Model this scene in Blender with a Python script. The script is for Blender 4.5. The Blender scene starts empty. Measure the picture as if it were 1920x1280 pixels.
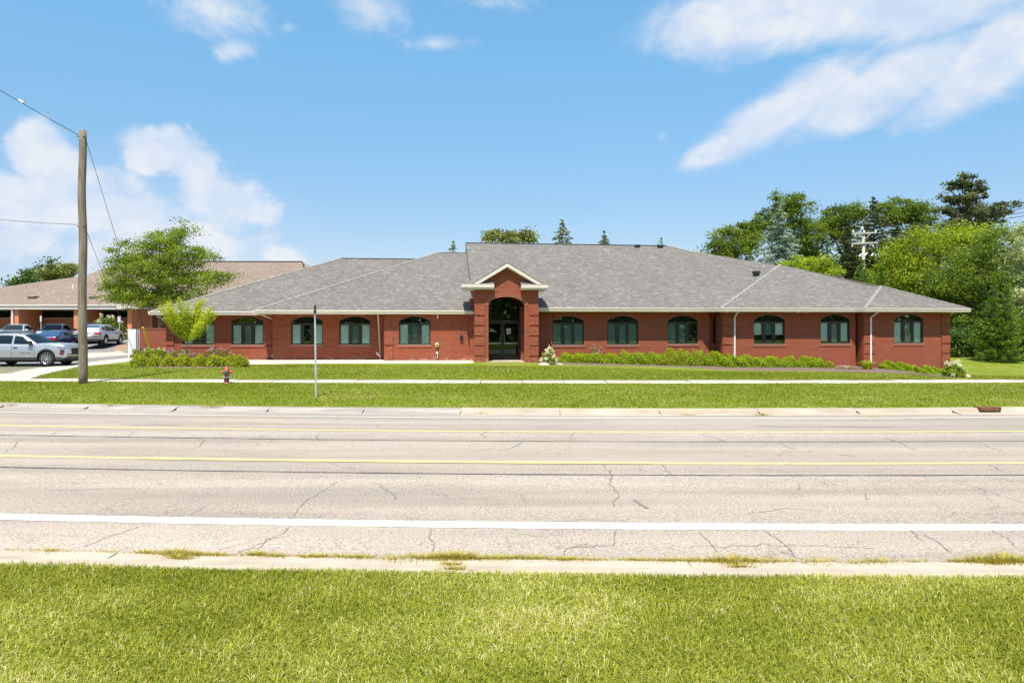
import bpy, math, random
import numpy as np
from math import radians as R, sin, cos, pi, sqrt, tan
from mathutils import Vector
random.seed(7); rng = np.random.default_rng(7)
C = bpy.context.scene.collection
SC = bpy.context.scene
EYE = 2.4; F = 1280.0; HZ = 615.0          # eye height; focal length and horizon row of the 1920x1280 photograph
# ------------------------------------------------------------------ camera, sky, sun, exposure
cam = bpy.data.cameras.new('camera'); camo = bpy.data.objects.new('camera', cam); C.objects.link(camo)
camo.location = (0, 0, EYE); camo.rotation_euler = (pi/2, 0, 0)
cam.lens = 24; cam.sensor_width = 36; cam.shift_y = (HZ-640)/1920; cam.clip_start = .05; cam.clip_end = 5000
SC.camera = camo
SUN_EL, SUN_AZ = R(62), R(-10)             # azimuth of the direction the light comes from, measured from straight behind the camera (negative: left)
vs = SC.view_settings; vs.view_transform = 'Standard'; vs.look = 'None'; vs.gamma = 1; vs.use_curve_mapping = False
vs.exposure = 0.45
sun = bpy.data.lights.new('sun', 'SUN'); suno = bpy.data.objects.new('sun', sun); C.objects.link(suno)
sun.energy = 5.0; sun.angle = R(.53); sun.color = (1, .93, .82)
sd = Vector((sin(SUN_AZ)*cos(SUN_EL), -cos(SUN_AZ)*cos(SUN_EL), sin(SUN_EL)))
suno.rotation_euler = sd.to_track_quat('Z', 'Y').to_euler(); suno.location = sd*50
SC.cycles.max_bounces = 6; SC.cycles.transparent_max_bounces = 12; SC.cycles.use_denoising = True
SC.cycles.glossy_bounces = 3; SC.cycles.transmission_bounces = 4

class NT:
    """small helper for building node trees"""
    def __init__(s, nt): s.nt = nt; s.n = nt.nodes; s.l = nt.links
    def new(s, t, **k):
        x = s.n.new(t)
        for a, b in k.items(): setattr(x, a, b)
        return x
    def inp(s, sock, v):
        if isinstance(v, bpy.types.NodeSocket): s.l.new(v, sock)
        elif v is not None: sock.default_value = v
    def m(s, op, a, b=None, c=None, clamp=False):
        x = s.new('ShaderNodeMath', operation=op); x.use_clamp = clamp
        for i, v in enumerate((a, b, c)):
            if v is not None: s.inp(x.inputs[i], v)
        return x.outputs[0]
    def vm(s, op, a, b=None):
        x = s.new('ShaderNodeVectorMath', operation=op); s.inp(x.inputs[0], a)
        if b is not None: s.inp(x.inputs[1], b)
        return x.outputs[0]
    def noise(s, vec, scale, detail=4, rough=.55, dist=0, out='Fac'):
        x = s.new('ShaderNodeTexNoise'); s.inp(x.inputs['Vector'], vec); x.inputs['Scale'].default_value = scale
        x.inputs['Detail'].default_value = detail; x.inputs['Roughness'].default_value = rough; x.inputs['Distortion'].default_value = dist
        return x.outputs[out]
    def ramp(s, fac, stops):
        x = s.new('ShaderNodeValToRGB'); s.inp(x.inputs[0], fac); e = x.color_ramp.elements
        while len(e) < len(stops): e.new(.5)
        for i, (p, c) in enumerate(stops):
            e[i].position = p; e[i].color = (c[0], c[1], c[2], 1) if hasattr(c, '__len__') else (c, c, c, 1)
        return x.outputs[0]
    def mix(s, fac, a, b, bt='MIX'):
        x = s.new('ShaderNodeMix', data_type='RGBA', blend_type=bt); x.clamp_result = False
        f = lambda v: (v[0], v[1], v[2], 1) if isinstance(v, (tuple, list)) and len(v) == 3 else v
        s.inp(x.inputs[0], fac); s.inp(x.inputs[6], f(a)); s.inp(x.inputs[7], f(b)); return x.outputs[2]
    def maprange(s, v, a, b, c=0, d=1, smooth=True):
        x = s.new('ShaderNodeMapRange'); x.interpolation_type = 'SMOOTHSTEP' if smooth else 'LINEAR'
        s.inp(x.inputs[0], v)
        for i, q in enumerate((a, b, c, d)): x.inputs[i+1].default_value = q
        return x.outputs[0]
    def xyz(s, v):
        x = s.new('ShaderNodeSeparateXYZ'); s.inp(x.inputs[0], v); return x.outputs
    def comb(s, a, b, c):
        x = s.new('ShaderNodeCombineXYZ')
        for i, v in enumerate((a, b, c)): s.inp(x.inputs[i], v)
        return x.outputs[0]
    def coord(s, w='Object'): return s.new('ShaderNodeTexCoord').outputs[w]
    def pos(s): return s.new('ShaderNodeNewGeometry').outputs['Position']
    def bump(s, h, strength=.3, dist=.02):
        x = s.new('ShaderNodeBump'); s.inp(x.inputs['Height'], h); x.inputs['Strength'].default_value = strength
        x.inputs['Distance'].default_value = dist; return x.outputs[0]

# ---- world: daylight sky with clouds
W = bpy.data.worlds.new('World'); SC.world = W; W.use_nodes = True
w = NT(W.node_tree); w.n.clear()
sky = w.new('ShaderNodeTexSky', sky_type='NISHITA'); sky.sun_disc = False
sky.sun_elevation = SUN_EL; sky.sun_rotation = pi - SUN_AZ; sky.altitude = 200; sky.air_density = 1.0; sky.dust_density = .35; sky.ozone_density = 1.6
dirv = w.coord('Generated')
dx, dy, dz = w.xyz(dirv)
lift = w.maprange(dz, .02, .50)
skyc = w.mix(1.0, sky.outputs[0], w.mix(lift, (1.04, .985, 1.04), (1.36, 2.05, 1.98)), 'MULTIPLY')
az = w.m('ARCTAN2', dx, dy); el = w.m('ARCSINE', dz)
def ae(px, py):
    a = math.atan((px-960)/F); return a, math.atan((HZ-py)/F*cos(a))
def mask(px, py, rx, ry, ang=0, amp=1.0):
    a0, e0 = ae(px, py); ca, sa = cos(R(ang)), sin(R(ang))
    k = cos(a0)**1.5
    u = w.m('SUBTRACT', az, a0); v = w.m('SUBTRACT', el, e0)
    p = w.m('ADD', w.m('MULTIPLY', u, ca), w.m('MULTIPLY', v, sa)); q = w.m('SUBTRACT', w.m('MULTIPLY', v, ca), w.m('MULTIPLY', u, sa))
    p = w.m('DIVIDE', p, rx/F*k); q = w.m('DIVIDE', q, ry/F*k)
    s = w.m('SQRT', w.m('ADD', w.m('MULTIPLY', p, p), w.m('MULTIPLY', q, q)))
    return w.m('MULTIPLY', w.m('SUBTRACT', 1.0, s, clamp=True), amp)
def union(ms):
    o = ms[0]
    for m_ in ms[1:]: o = w.m('MAXIMUM', o, m_)
    return o
n1 = w.noise(dirv, 7.0, 9, .58, .3); n2 = w.noise(w.vm('MULTIPLY', dirv, (1, 1, 1.4)), 11, 14, .60, .35)
wisp = w.noise(w.vm('ADD', w.vm('MULTIPLY', dirv, (9, 9, 13)), (3, 1, 7)), 1.0, 12, .66, .5)
band = union([mask(1480, 15, 420, 110, 4, 1.25), mask(1760, 0, 330, 120, 0, 1.1), mask(1880, 95, 300, 120, 28, 1.2), mask(1660, 165, 330, 85, 20, 1.15), mask(1470, 205, 250, 75, 27, 1.15), mask(1340, 280, 120, 40, 24, 1.0), mask(1240, 258, 32, 28, 50, .5)])
cum = union([mask(90, 300, 110, 120, -10, 1.1), mask(20, 400, 170, 140, 0, 1.2), mask(320, 290, 170, 80, -8, 1.1), mask(190, 380, 220, 100, 0, 1.1), mask(420, 370, 170, 90, -15, .95), mask(300, 480, 320, 120, 0, 1.0), mask(500, 470, 200, 100, -30, .6)])
wsp = union([mask(400, 18, 240, 95, 0, 1.15), mask(440, 95, 95, 44, 20, 1.1), mask(540, 50, 55, 34, 10, .8), mask(700, 20, 190, 85, 0, 1.05), mask(820, 82, 150, 34, 5, .95), mask(567, 152, 34, 24, -20, .6), mask(930, 5, 190, 40, 0, .95), mask(890, 140, 60, 50, 40, .35), mask(600, 310, 160, 40, 18, .45), mask(1010, 440, 150, 50, 0, .4)])
rest = w.m('MULTIPLY', w.maprange(w.m('ABSOLUTE', az), .75, 1.1), w.maprange(n1, .5, .75))
sh = lambda D, n, k, off, soft: w.maprange(w.m('ADD', w.m('ADD', D, w.m('MULTIPLY', w.m('SUBTRACT', n, .5), k)), -off), 0, soft)
aB = w.m('MULTIPLY', sh(w.m('MULTIPLY', band, 1.35), wisp, 1.5, .30, .75), .90)
vr = w.new('ShaderNodeTexVoronoi', feature='F1'); vr.normalize = True; w.l.new(w.vm('ADD', w.vm('MULTIPLY', dirv, (1, 1, 1.25)), w.vm('MULTIPLY', w.noise(dirv, 9, 4, .6, out='Color'), (.05, .05, .05))), vr.inputs['Vector'])
vr.inputs['Scale'].default_value = 13; vr.inputs['Detail'].default_value = 3; vr.inputs['Roughness'].default_value = .55
puff = w.m('SUBTRACT', 1.0, vr.outputs['Distance'])
dC = w.m('ADD', w.m('ADD', w.m('MULTIPLY', cum, 1.5), w.m('MULTIPLY', w.m('SUBTRACT', puff, .5), 1.9)), w.m('MULTIPLY', w.m('SUBTRACT', n2, .5), 1.2))
aC = w.m('MULTIPLY', w.maprange(w.m('SUBTRACT', dC, .86), 0, .48), .84)
aW = w.m('MULTIPLY', sh(w.m('MULTIPLY', wsp, 1.1), wisp, 2.0, .46, .85), .8)
alpha = union([aB, aC, aW, w.m('MULTIPLY', rest, .8)])
veil = w.m('MULTIPLY', mask(180, 560, 640, 330, 0, 1.0), .75)      # pale haze round the distant cumulus
shade = w.m('ADD', w.m('MULTIPLY', w.maprange(w.noise(w.vm('ADD', w.vm('MULTIPLY', dirv, (1, 1, 1.6)), (.0, .0, -.03)), 11, 6, .55, .2), .36, .58), .5), w.m('MULTIPLY', w.maprange(puff, .62, .84), .5))
ccol = w.mix(shade, (4.9, 5.95, 7.7), (7.5, 7.6, 7.8))
base = w.mix(veil, skyc, (4.6, 6.0, 8.0))
fin = w.mix(alpha, base, ccol)
bg = w.new('ShaderNodeBackground'); w.l.new(fin, bg.inputs[0]); bg.inputs[1].default_value = .088
wo = w.new('ShaderNodeOutputWorld'); w.l.new(bg.outputs[0], wo.inputs[0])
W.cycles.sampling_method = 'MANUAL'; W.cycles.sample_map_resolution = 512

# ------------------------------------------------------------------ materials
MATS = {}
def mat(name, col=(.5, .5, .5), rough=.6, metal=0, spec=.5, fn=None):
    if name in MATS: return MATS[name]
    m_ = bpy.data.materials.new(name); m_.use_nodes = True; t = NT(m_.node_tree)
    b = t.n['Principled BSDF']; b.inputs['Base Color'].default_value = (*col, 1); b.inputs['Roughness'].default_value = rough
    b.inputs['Metallic'].default_value = metal; b.inputs['Specular IOR Level'].default_value = spec
    if fn: fn(t, b)
    MATS[name] = m_; return m_
def speck(c1, c2, scale, detail=5, bump=.0, coord='pos', stretch=(1, 1, 1)):
    def fn(t, b):
        v = t.vm('MULTIPLY', t.pos() if coord == 'pos' else t.coord('Object'), stretch)
        n = t.noise(v, scale, detail, .6)
        t.l.new(t.mix(t.maprange(n, .3, .7), c1, c2), b.inputs['Base Color'])
        if bump: t.l.new(t.bump(n, bump, .01), b.inputs['Normal'])
    return fn
def asphalt(t, b):
    p = t.pos(); x, y, z = t.xyz(p)
    fine = t.noise(p, 38, 3, .85); mid = t.noise(p, 2.2, 5, .6); big = t.noise(t.vm('MULTIPLY', p, (.12, .9, 1)), 1.0, 4, .6)
    g = t.ramp(fine, [(.30, (.13, .10, .085)), (.44, (.32, .27, .225)), (.55, (.45, .37, .30)), (.70, (.66, .56, .46))])
    g = t.mix(t.maprange(mid, .35, .7), g, (.43, .355, .29)); 
    g2 = t.mix(.5, g, t.ramp(fine, [(.3, (.12, .09, .07)), (.48, (.37, .30, .24)), (.7, (.62, .53, .44))]))
    tone = t.maprange(big, .3, .72, .84, 1.07)
    g3 = t.mix(1.0, g2, t.comb(tone, tone, tone), 'MULTIPLY')
    vo = t.new('ShaderNodeTexVoronoi', feature='DISTANCE_TO_EDGE'); t.l.new(t.vm('ADD', t.vm('MULTIPLY', p, (1, 1.3, 0)), t.vm('MULTIPLY', t.noise(p, 1.6, 4, .65, out='Color'), (.9, .9, 0))), vo.inputs['Vector']); vo.inputs['Scale'].default_value = .62
    hair = t.m('MULTIPLY', t.maprange(vo.outputs['Distance'], .0, .011, 1, 0), t.maprange(t.noise(p, .5, 3, .6), .47, .60)); g3 = t.mix(t.m('MULTIPLY', hair, .55), g3, (.14, .11, .09))
    trk = t.maprange(t.noise(t.vm('MULTIPLY', p, (.03, 1.1, 1)), 1.0, 3, .6), .40, .62, 1.04, .90); g3 = t.mix(1.0, g3, t.comb(trk, trk, trk), 'MULTIPLY')
    t.l.new(g3, b.inputs['Base Color']); t.l.new(t.bump(fine, .2, .006), b.inputs['Normal'])
mat('asphalt', rough=.95, spec=.2, fn=asphalt)
mat('drive_asphalt', rough=.95, spec=.2, fn=speck((.20, .18, .17), (.29, .265, .25), 3, 8))
def conc(t, b):
    p = t.pos(); n = t.noise(p, 1.3, 6, .62); f = t.noise(p, 40, 3, .7); st = t.noise(t.vm('MULTIPLY', p, (.8, 5, 1)), 1.1, 5, .6)
    c = t.mix(t.maprange(n, .3, .7), (.44, .355, .265), (.54, .45, .35)); c = t.mix(t.maprange(st, .55, .78), c, (.33, .28, .23))
    c = t.mix(t.maprange(f, .62, .8), c, (.34, .28, .22)); t.l.new(c, b.inputs['Base Color']); t.l.new(t.bump(f, .2, .006), b.inputs['Normal'])
mat('concrete', rough=.9, spec=.25, fn=conc)
mat('dull_concrete', rough=.9, spec=.2, fn=speck((.38, .31, .235), (.50, .42, .33), 1.8, 8, 0, 'pos', (.5, 2, 1)))
mat('pale_concrete', rough=.9, spec=.25, fn=speck((.56, .48, .37), (.66, .57, .45), 2.5, 8))
mat('stained_concrete', rough=.9, spec=.2, fn=speck((.29, .25, .22), (.44, .38, .33), 1.6, 8, 0, 'pos', (.35, 3, 1)))
def linepaint(c, wear):
    def fn(t, b):
        n = t.noise(t.pos(), 26, 5, .75)
        t.l.new(t.mix(t.maprange(n, wear, wear+.12), c, (.40, .37, .33)), b.inputs['Base Color'])
    return fn
mat('white_paint', rough=.6, fn=linepaint((.86, .86, .84), .66)); mat('worn_white_paint', rough=.6, fn=linepaint((.80, .76, .70), .60))
mat('yellow_paint', rough=.6, fn=linepaint((.74, .60, .22), .56))
mat('tar', (.05, .05, .055), .7, fn=linepaint((.10, .09, .09), .60)); mat('crack', (.23, .19, .165), .9)
def lawn(t, b):
    p = t.pos(); f = t.noise(p, 24, 5, .75); m_ = t.noise(p, 1.2, 6, .65); g = t.noise(t.vm('MULTIPLY', p, (.25, 1.1, 1)), .55, 5, .6)
    c = t.ramp(f, [(.28, (.07, .088, .008)), (.5, (.15, .20, .010)), (.72, (.28, .32, .028))])
    c = t.mix(t.maprange(m_, .42, .72), c, (.27, .275, .06)); c = t.mix(t.maprange(g, .5, .75, 0, .5), c, (.14, .19, .018))
    pt = t.noise(t.vm('MULTIPLY', p, (.16, .30, 1)), 1.0, 6, .68); c = t.mix(t.maprange(pt, .52, .68, 0, .75), c, (.30, .27, .075)); c = t.mix(t.maprange(pt, .30, .44, .6, 0), c, (.10, .145, .010))
    t.l.new(c, b.inputs['Base Color']); t.l.new(t.bump(f, .5, .03), b.inputs['Normal'])
mat('lawn', rough=.9, spec=.15, fn=lawn)
def soil(t, b):
    p = t.pos(); f = t.noise(p, 30, 4, .7)
    t.l.new(t.ramp(f, [(.3, (.08, .11, .012)), (.55, (.20, .24, .025)), (.8, (.34, .34, .07))]), b.inputs['Base Color'])
mat('lawn_soil', rough=.95, spec=.1, fn=soil)
def leafmat(name, dark, light, extra=None, trans=.35, rough=.55):
    b_s = .12 if name.startswith('grass') else .3
    if name.startswith(('leaf_', 'needle_')): dark = tuple(q*1.5 for q in dark); light = tuple(min(.6, q*1.35) for q in light)
    m_ = bpy.data.materials.new(name); m_.use_nodes = True; t = NT(m_.node_tree); b = t.n['Principled BSDF']; out = t.n['Material Output']
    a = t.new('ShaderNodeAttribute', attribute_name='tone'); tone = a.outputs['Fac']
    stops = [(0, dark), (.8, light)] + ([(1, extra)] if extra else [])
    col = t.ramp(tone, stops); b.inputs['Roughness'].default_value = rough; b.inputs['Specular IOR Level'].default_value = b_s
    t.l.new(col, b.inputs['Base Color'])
    tr = t.new('ShaderNodeBsdfTranslucent'); t.l.new(t.mix(1, col, (1.15, 1.2, .6), 'MULTIPLY'), tr.inputs[0])
    mx = t.new('ShaderNodeMixShader'); mx.inputs[0].default_value = trans
    t.l.new(b.outputs[0], mx.inputs[1]); t.l.new(tr.outputs[0], mx.inputs[2]); t.l.new(mx.outputs[0], out.inputs[0])
    MATS[name] = m_
leafmat('grass_near', (.15, .18, .010), (.56, .54, .085), (.86, .74, .42), .42, .7)
leafmat('grass_far', (.10, .135, .005), (.29, .315, .026), (.44, .43, .13), .35, .7)
leafmat('leaf_locust', (.055, .10, .008), (.25, .30, .025), None, .45)
leafmat('leaf_lime', (.19, .26, .012), (.42, .44, .03), None, .45)
leafmat('leaf_mid', (.040, .075, .007), (.175, .225, .022), None, .35)
leafmat('leaf_bright', (.065, .105, .005), (.31, .36, .02), None, .4)
leafmat('leaf_dark', (.022, .05, .008), (.09, .145, .025), None, .25)
leafmat('leaf_olive', (.07, .09, .02), (.22, .23, .07), None, .35)
leafmat('needle_pine', (.022, .040, .010), (.125, .14, .05), None, .12)
leafmat('needle_spruce', (.05, .075, .02), (.20, .21, .08), (.28, .19, .10), .12)
leafmat('needle_blue', (.07, .12, .09), (.30, .37, .30), None, .12)
leafmat('leaf_arbor', (.05, .10, .010), (.17, .25, .03), None, .25)
leafmat('leaf_hedge', (.10, .14, .004), (.38, .38, .015), (.50, .46, .03), .3)
leafmat('leaf_yew', (.08, .14, .003), (.36, .43, .010), (.46, .48, .02), .35)
leafmat('leaf_willow', (.16, .19, .08), (.42, .42, .22), None, .4)
leafmat('petal_cream', (.55, .55, .30), (.85, .83, .66), None, .3); leafmat('petal_pink', (.42, .25, .32), (.68, .50, .55), None, .3)
leafmat('petal_mauve', (.45, .32, .48), (.72, .58, .70), None, .3)
leafmat('dry_straw', (.42, .30, .19), (.66, .52, .36), None, .3); leafmat('weed', (.26, .24, .03), (.62, .52, .12), (.62, .40, .20), .4)
def bark(c1, c2, s=9): return speck(c1, c2, s, 6, .5, 'pos', (1, 1, .25))
mat('bark', rough=.9, fn=bark((.07, .055, .045), (.16, .13, .10))); mat('pine_bark', rough=.9, fn=bark((.15, .10, .075), (.30, .22, .17)))
def polewood(t, b):
    p = t.pos(); n = t.noise(t.vm('MULTIPLY', p, (9, 9, .35)), 3.2, 6, .65); k = t.noise(t.vm('MULTIPLY', p, (1, 1, .8)), 1.4, 4, .6)
    c = t.mix(t.maprange(n, .32, .68), (.11, .08, .055), (.30, .24, .17)); c = t.mix(t.maprange(k, .5, .7, 0, .6), c, (.22, .20, .13))
    t.l.new(c, b.inputs['Base Color']); t.l.new(t.bump(n, .5, .02), b.inputs['Normal'])
mat('pole_wood', rough=.85, fn=polewood); mat('grey_wood', rough=.85, fn=speck((.38, .35, .31), (.50, .47, .42), 5))
def brick(c1, c2, mo, grime=True):
    def fn(t, b):
        x, y, z = t.xyz(t.coord('Object')); v = t.comb(t.m('ADD', x, y), z, 0.0)
        k = t.new('ShaderNodeTexBrick'); t.l.new(v, k.inputs['Vector']); k.inputs['Scale'].default_value = 1
        k.inputs['Brick Width'].default_value = .203; k.inputs['Row Height'].default_value = .0677; k.inputs['Mortar Size'].default_value = .009
        k.inputs['Mortar Smooth'].default_value = .25; k.inputs['Bias'].default_value = -.1
        k.inputs['Color1'].default_value = (*c1, 1); k.inputs['Color2'].default_value = (*c2, 1); k.inputs['Mortar'].default_value = (*mo, 1)
        n = t.noise(v, 1.1, 5, .6); n2_ = t.noise(v, 7, 3, .7)
        c = t.mix(t.maprange(n, .3, .75, 0, .35), k.outputs[0], (c1[0]*1.35, c1[1]*1.35, c1[2]*1.2)); c = t.mix(t.maprange(n2_, .55, .8, 0, .35), c, (c1[0]*.55, c1[1]*.6, c1[2]*.7))
        if grime:   # efflorescence in the lowest courses
            low = t.m('MULTIPLY', t.m('MULTIPLY', t.maprange(z, .0, .34, 1, 0), t.maprange(x, 3, 8, 1, 0)), t.maprange(t.noise(v, 2.3, 6, .7), .48, .66)); c = t.mix(t.m('MULTIPLY', low, .75), c, (.56, .40, .32))
        t.l.new(c, b.inputs['Base Color']); t.l.new(t.bump(t.m('SUBTRACT', 1.0, k.outputs['Fac']), .5, .008), b.inputs['Normal'])
    return fn
mat('red_brick', rough=.85, spec=.25, fn=brick((.265, .042, .018), (.115, .018, .010), (.43, .21, .125)))
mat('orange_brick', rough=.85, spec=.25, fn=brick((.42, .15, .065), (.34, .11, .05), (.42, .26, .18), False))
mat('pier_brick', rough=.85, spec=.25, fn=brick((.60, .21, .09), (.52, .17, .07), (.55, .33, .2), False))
def soldier(t, b):
    x, y, z = t.xyz(t.coord('Object')); q = t.m('FRACT', t.m('DIVIDE', x, .0677))
    g = t.m('GREATER_THAN', q, .84); n = t.noise(t.comb(t.m('FLOOR', t.m('DIVIDE', x, .0677)), 0.0, 0.0), 3.1, 1)
    t.l.new(t.mix(g, t.mix(n, (.36, .085, .05), (.24, .05, .03)), (.44, .30, .22)), b.inputs['Base Color'])
mat('soldier_brick', rough=.85, spec=.25, fn=soldier)
def shingle(c1, c2, c3, rowz):
    def fn(t, b):
        x, y, z = t.xyz(t.coord('Object')); v = t.comb(t.m('ADD', x, t.m('MULTIPLY', y, .35)), z, 0.0)
        k = t.new('ShaderNodeTexBrick'); t.l.new(v, k.inputs['Vector']); k.inputs['Scale'].default_value = 1
        k.inputs['Brick Width'].default_value = .33; k.inputs['Row Height'].default_value = rowz; k.inputs['Mortar Size'].default_value = .004
        k.inputs['Mortar Smooth'].default_value = .6; k.offset = .37; k.squash = .7; k.squash_frequency = 3
        k.inputs['Color1'].default_value = (*c1, 1); k.inputs['Color2'].default_value = (*c2, 1); k.inputs['Mortar'].default_value = (*[q*.6 for q in c1], 1)
        cell = t.noise(t.comb(t.m('MULTIPLY', x, 2.6), t.m('MULTIPLY', t.m('FLOOR', t.m('DIVIDE', z, rowz)), 7.37), t.m('MULTIPLY', y, .9)), 1.0, 2, .8)
        c = t.mix(t.maprange(cell, .48, .70), k.outputs[0], c3); g = t.noise(v, 60, 2, .8); c = t.mix(t.maprange(g, .3, .7, 0, .4), c, c1)
        lo = t.noise(v, .35, 4, .6); c = t.mix(t.maprange(lo, .4, .7, 0, .22), c, tuple(q*.75 for q in c1))
        t.l.new(c, b.inputs['Base Color']); t.l.new(t.bump(t.m('FRACT', t.m('DIVIDE', z, rowz)), -.35, .012), b.inputs['Normal'])
    return fn
mat('grey_shingle', rough=.95, spec=.15, fn=shingle((.148, .132, .119), (.205, .185, .168), (.275, .25, .226), .062))
mat('ridge_shingle', rough=.95, spec=.15, fn=speck((.22, .20, .18), (.34, .31, .28), 4))
mat('dark_ridge', (.09, .08, .075), .9); mat('tan_shingle', rough=.95, spec=.15, fn=shingle((.22, .16, .125), (.28, .21, .165), (.35, .28, .225), .058))
mat('cream_metal', rough=.45, fn=speck((.62, .545, .46), (.68, .60, .515), 2)); mat('soffit', (.60, .56, .47), .6); mat('white_metal', (.80, .78, .76), .4)
mat('tan_metal', (.50, .39, .33), .5); mat('bronze_frame', (.030, .026, .024), .4, .2); mat('black_plastic', (.018, .018, .02), .55)
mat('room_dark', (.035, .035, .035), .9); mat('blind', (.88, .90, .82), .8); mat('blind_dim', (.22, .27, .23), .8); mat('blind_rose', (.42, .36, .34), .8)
def glass(name, tint, base_f, gc=(.85, 1, .92)):
    m_ = bpy.data.materials.new(name); m_.use_nodes = True; t = NT(m_.node_tree); out = t.n['Material Output']; t.n.remove(t.n['Principled BSDF'])
    tr = t.new('ShaderNodeBsdfTransparent'); tr.inputs[0].default_value = (*tint, 1); gl = t.new('ShaderNodeBsdfGlossy'); gl.inputs['Roughness'].default_value = .01
    gl.inputs[0].default_value = (*gc, 1)
    fr = t.new('ShaderNodeFresnel'); fr.inputs[0].default_value = 1.5
    mx = t.new('ShaderNodeMixShader'); t.l.new(t.m('ADD', fr.outputs[0], base_f, clamp=True), mx.inputs[0])
    t.l.new(tr.outputs[0], mx.inputs[1]); t.l.new(gl.outputs[0], mx.inputs[2]); t.l.new(mx.outputs[0], out.inputs[0]); MATS[name] = m_
glass('window_glass', (.96, 1.0, .97), .03, (.85, .95, .88)); glass('tint_glass', (.20, .24, .22), .01); glass('car_glass', (.22, .24, .24), .04, (.62, .64, .66))
mat('steel', (.62, .63, .65), .35, .8); mat('galvanised', rough=.45, metal=.4, fn=speck((.48, .50, .53), (.60, .62, .65), 6)); mat('cable', (.03, .03, .035), .6)
mat('rust', rough=.9, fn=speck((.10, .035, .015), (.26, .11, .05), 14)); mat('hydrant_red', rough=.5, fn=speck((.30, .055, .04), (.46, .12, .08), 10))
mat('hydrant_green', (.01, .10, .06), .5); mat('guard_yellow', rough=.5, fn=speck((.62, .50, .02), (.72, .60, .05), 4)); mat('vinyl', rough=.5, fn=speck((.66, .64, .66), (.78, .76, .78), 3, 4, 0, 'pos', (6, 6, .4)))
mat('mulch', rough=.95, fn=speck((.10, .065, .05), (.25, .165, .125), 22, 5, .6)); mat('dirt', rough=.95, fn=speck((.22, .14, .08), (.42, .30, .20), 6, 6)); mat('rock', rough=.85, fn=speck((.35, .27, .22), (.62, .50, .42), 5, 5, .4))
mat('sign_face', (.55, .60, .56), .5); mat('sign_dark', (.05, .03, .035), .6); mat('sign_grey', (.30, .27, .26), .6); mat('paper', (.72, .66, .64), .8); mat('paper_print', (.40, .34, .33), .8)
mat('letter_white', (.85, .87, .9), .6); mat('porcelain', (.75, .76, .80), .3); mat('tyre', (.022, .022, .024), .85); mat('well', (.008, .008, .008), .95); mat('cladding', (.035, .035, .038), .65)
mat('rim', (.66, .67, .70), .25, .85); mat('rim_dark', (.05, .05, .055), .4, .4); mat('tail_red', (.45, .01, .012), .2); mat('lamp_clear', (.7, .72, .75), .15, .2); mat('chrome', (.75, .76, .78), .15, 1); mat('plate', (.75, .77, .8), .5)
mat('lamp_orange', (.35, .04, .01), .3); mat('bell_brass', (.66, .54, .22), .4, .3)
def paint(name, c, metal=.5):
    m_ = mat(name, c, .32, metal); b = m_.node_tree.nodes['Principled BSDF']; b.inputs['Coat Weight'].default_value = .8; b.inputs['Coat Roughness'].default_value = .04; return m_
paint('paint_silver', (.40, .405, .41), .45); paint('paint_terrain', (.50, .48, .46)); paint('paint_white', (.62, .64, .62), .3); paint('paint_graphite', (.075, .078, .088)); paint('paint_black', (.022, .022, .026)); paint('paint_navy', (.022, .035, .13)); paint('paint_wagon', (.05, .052, .06))
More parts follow.
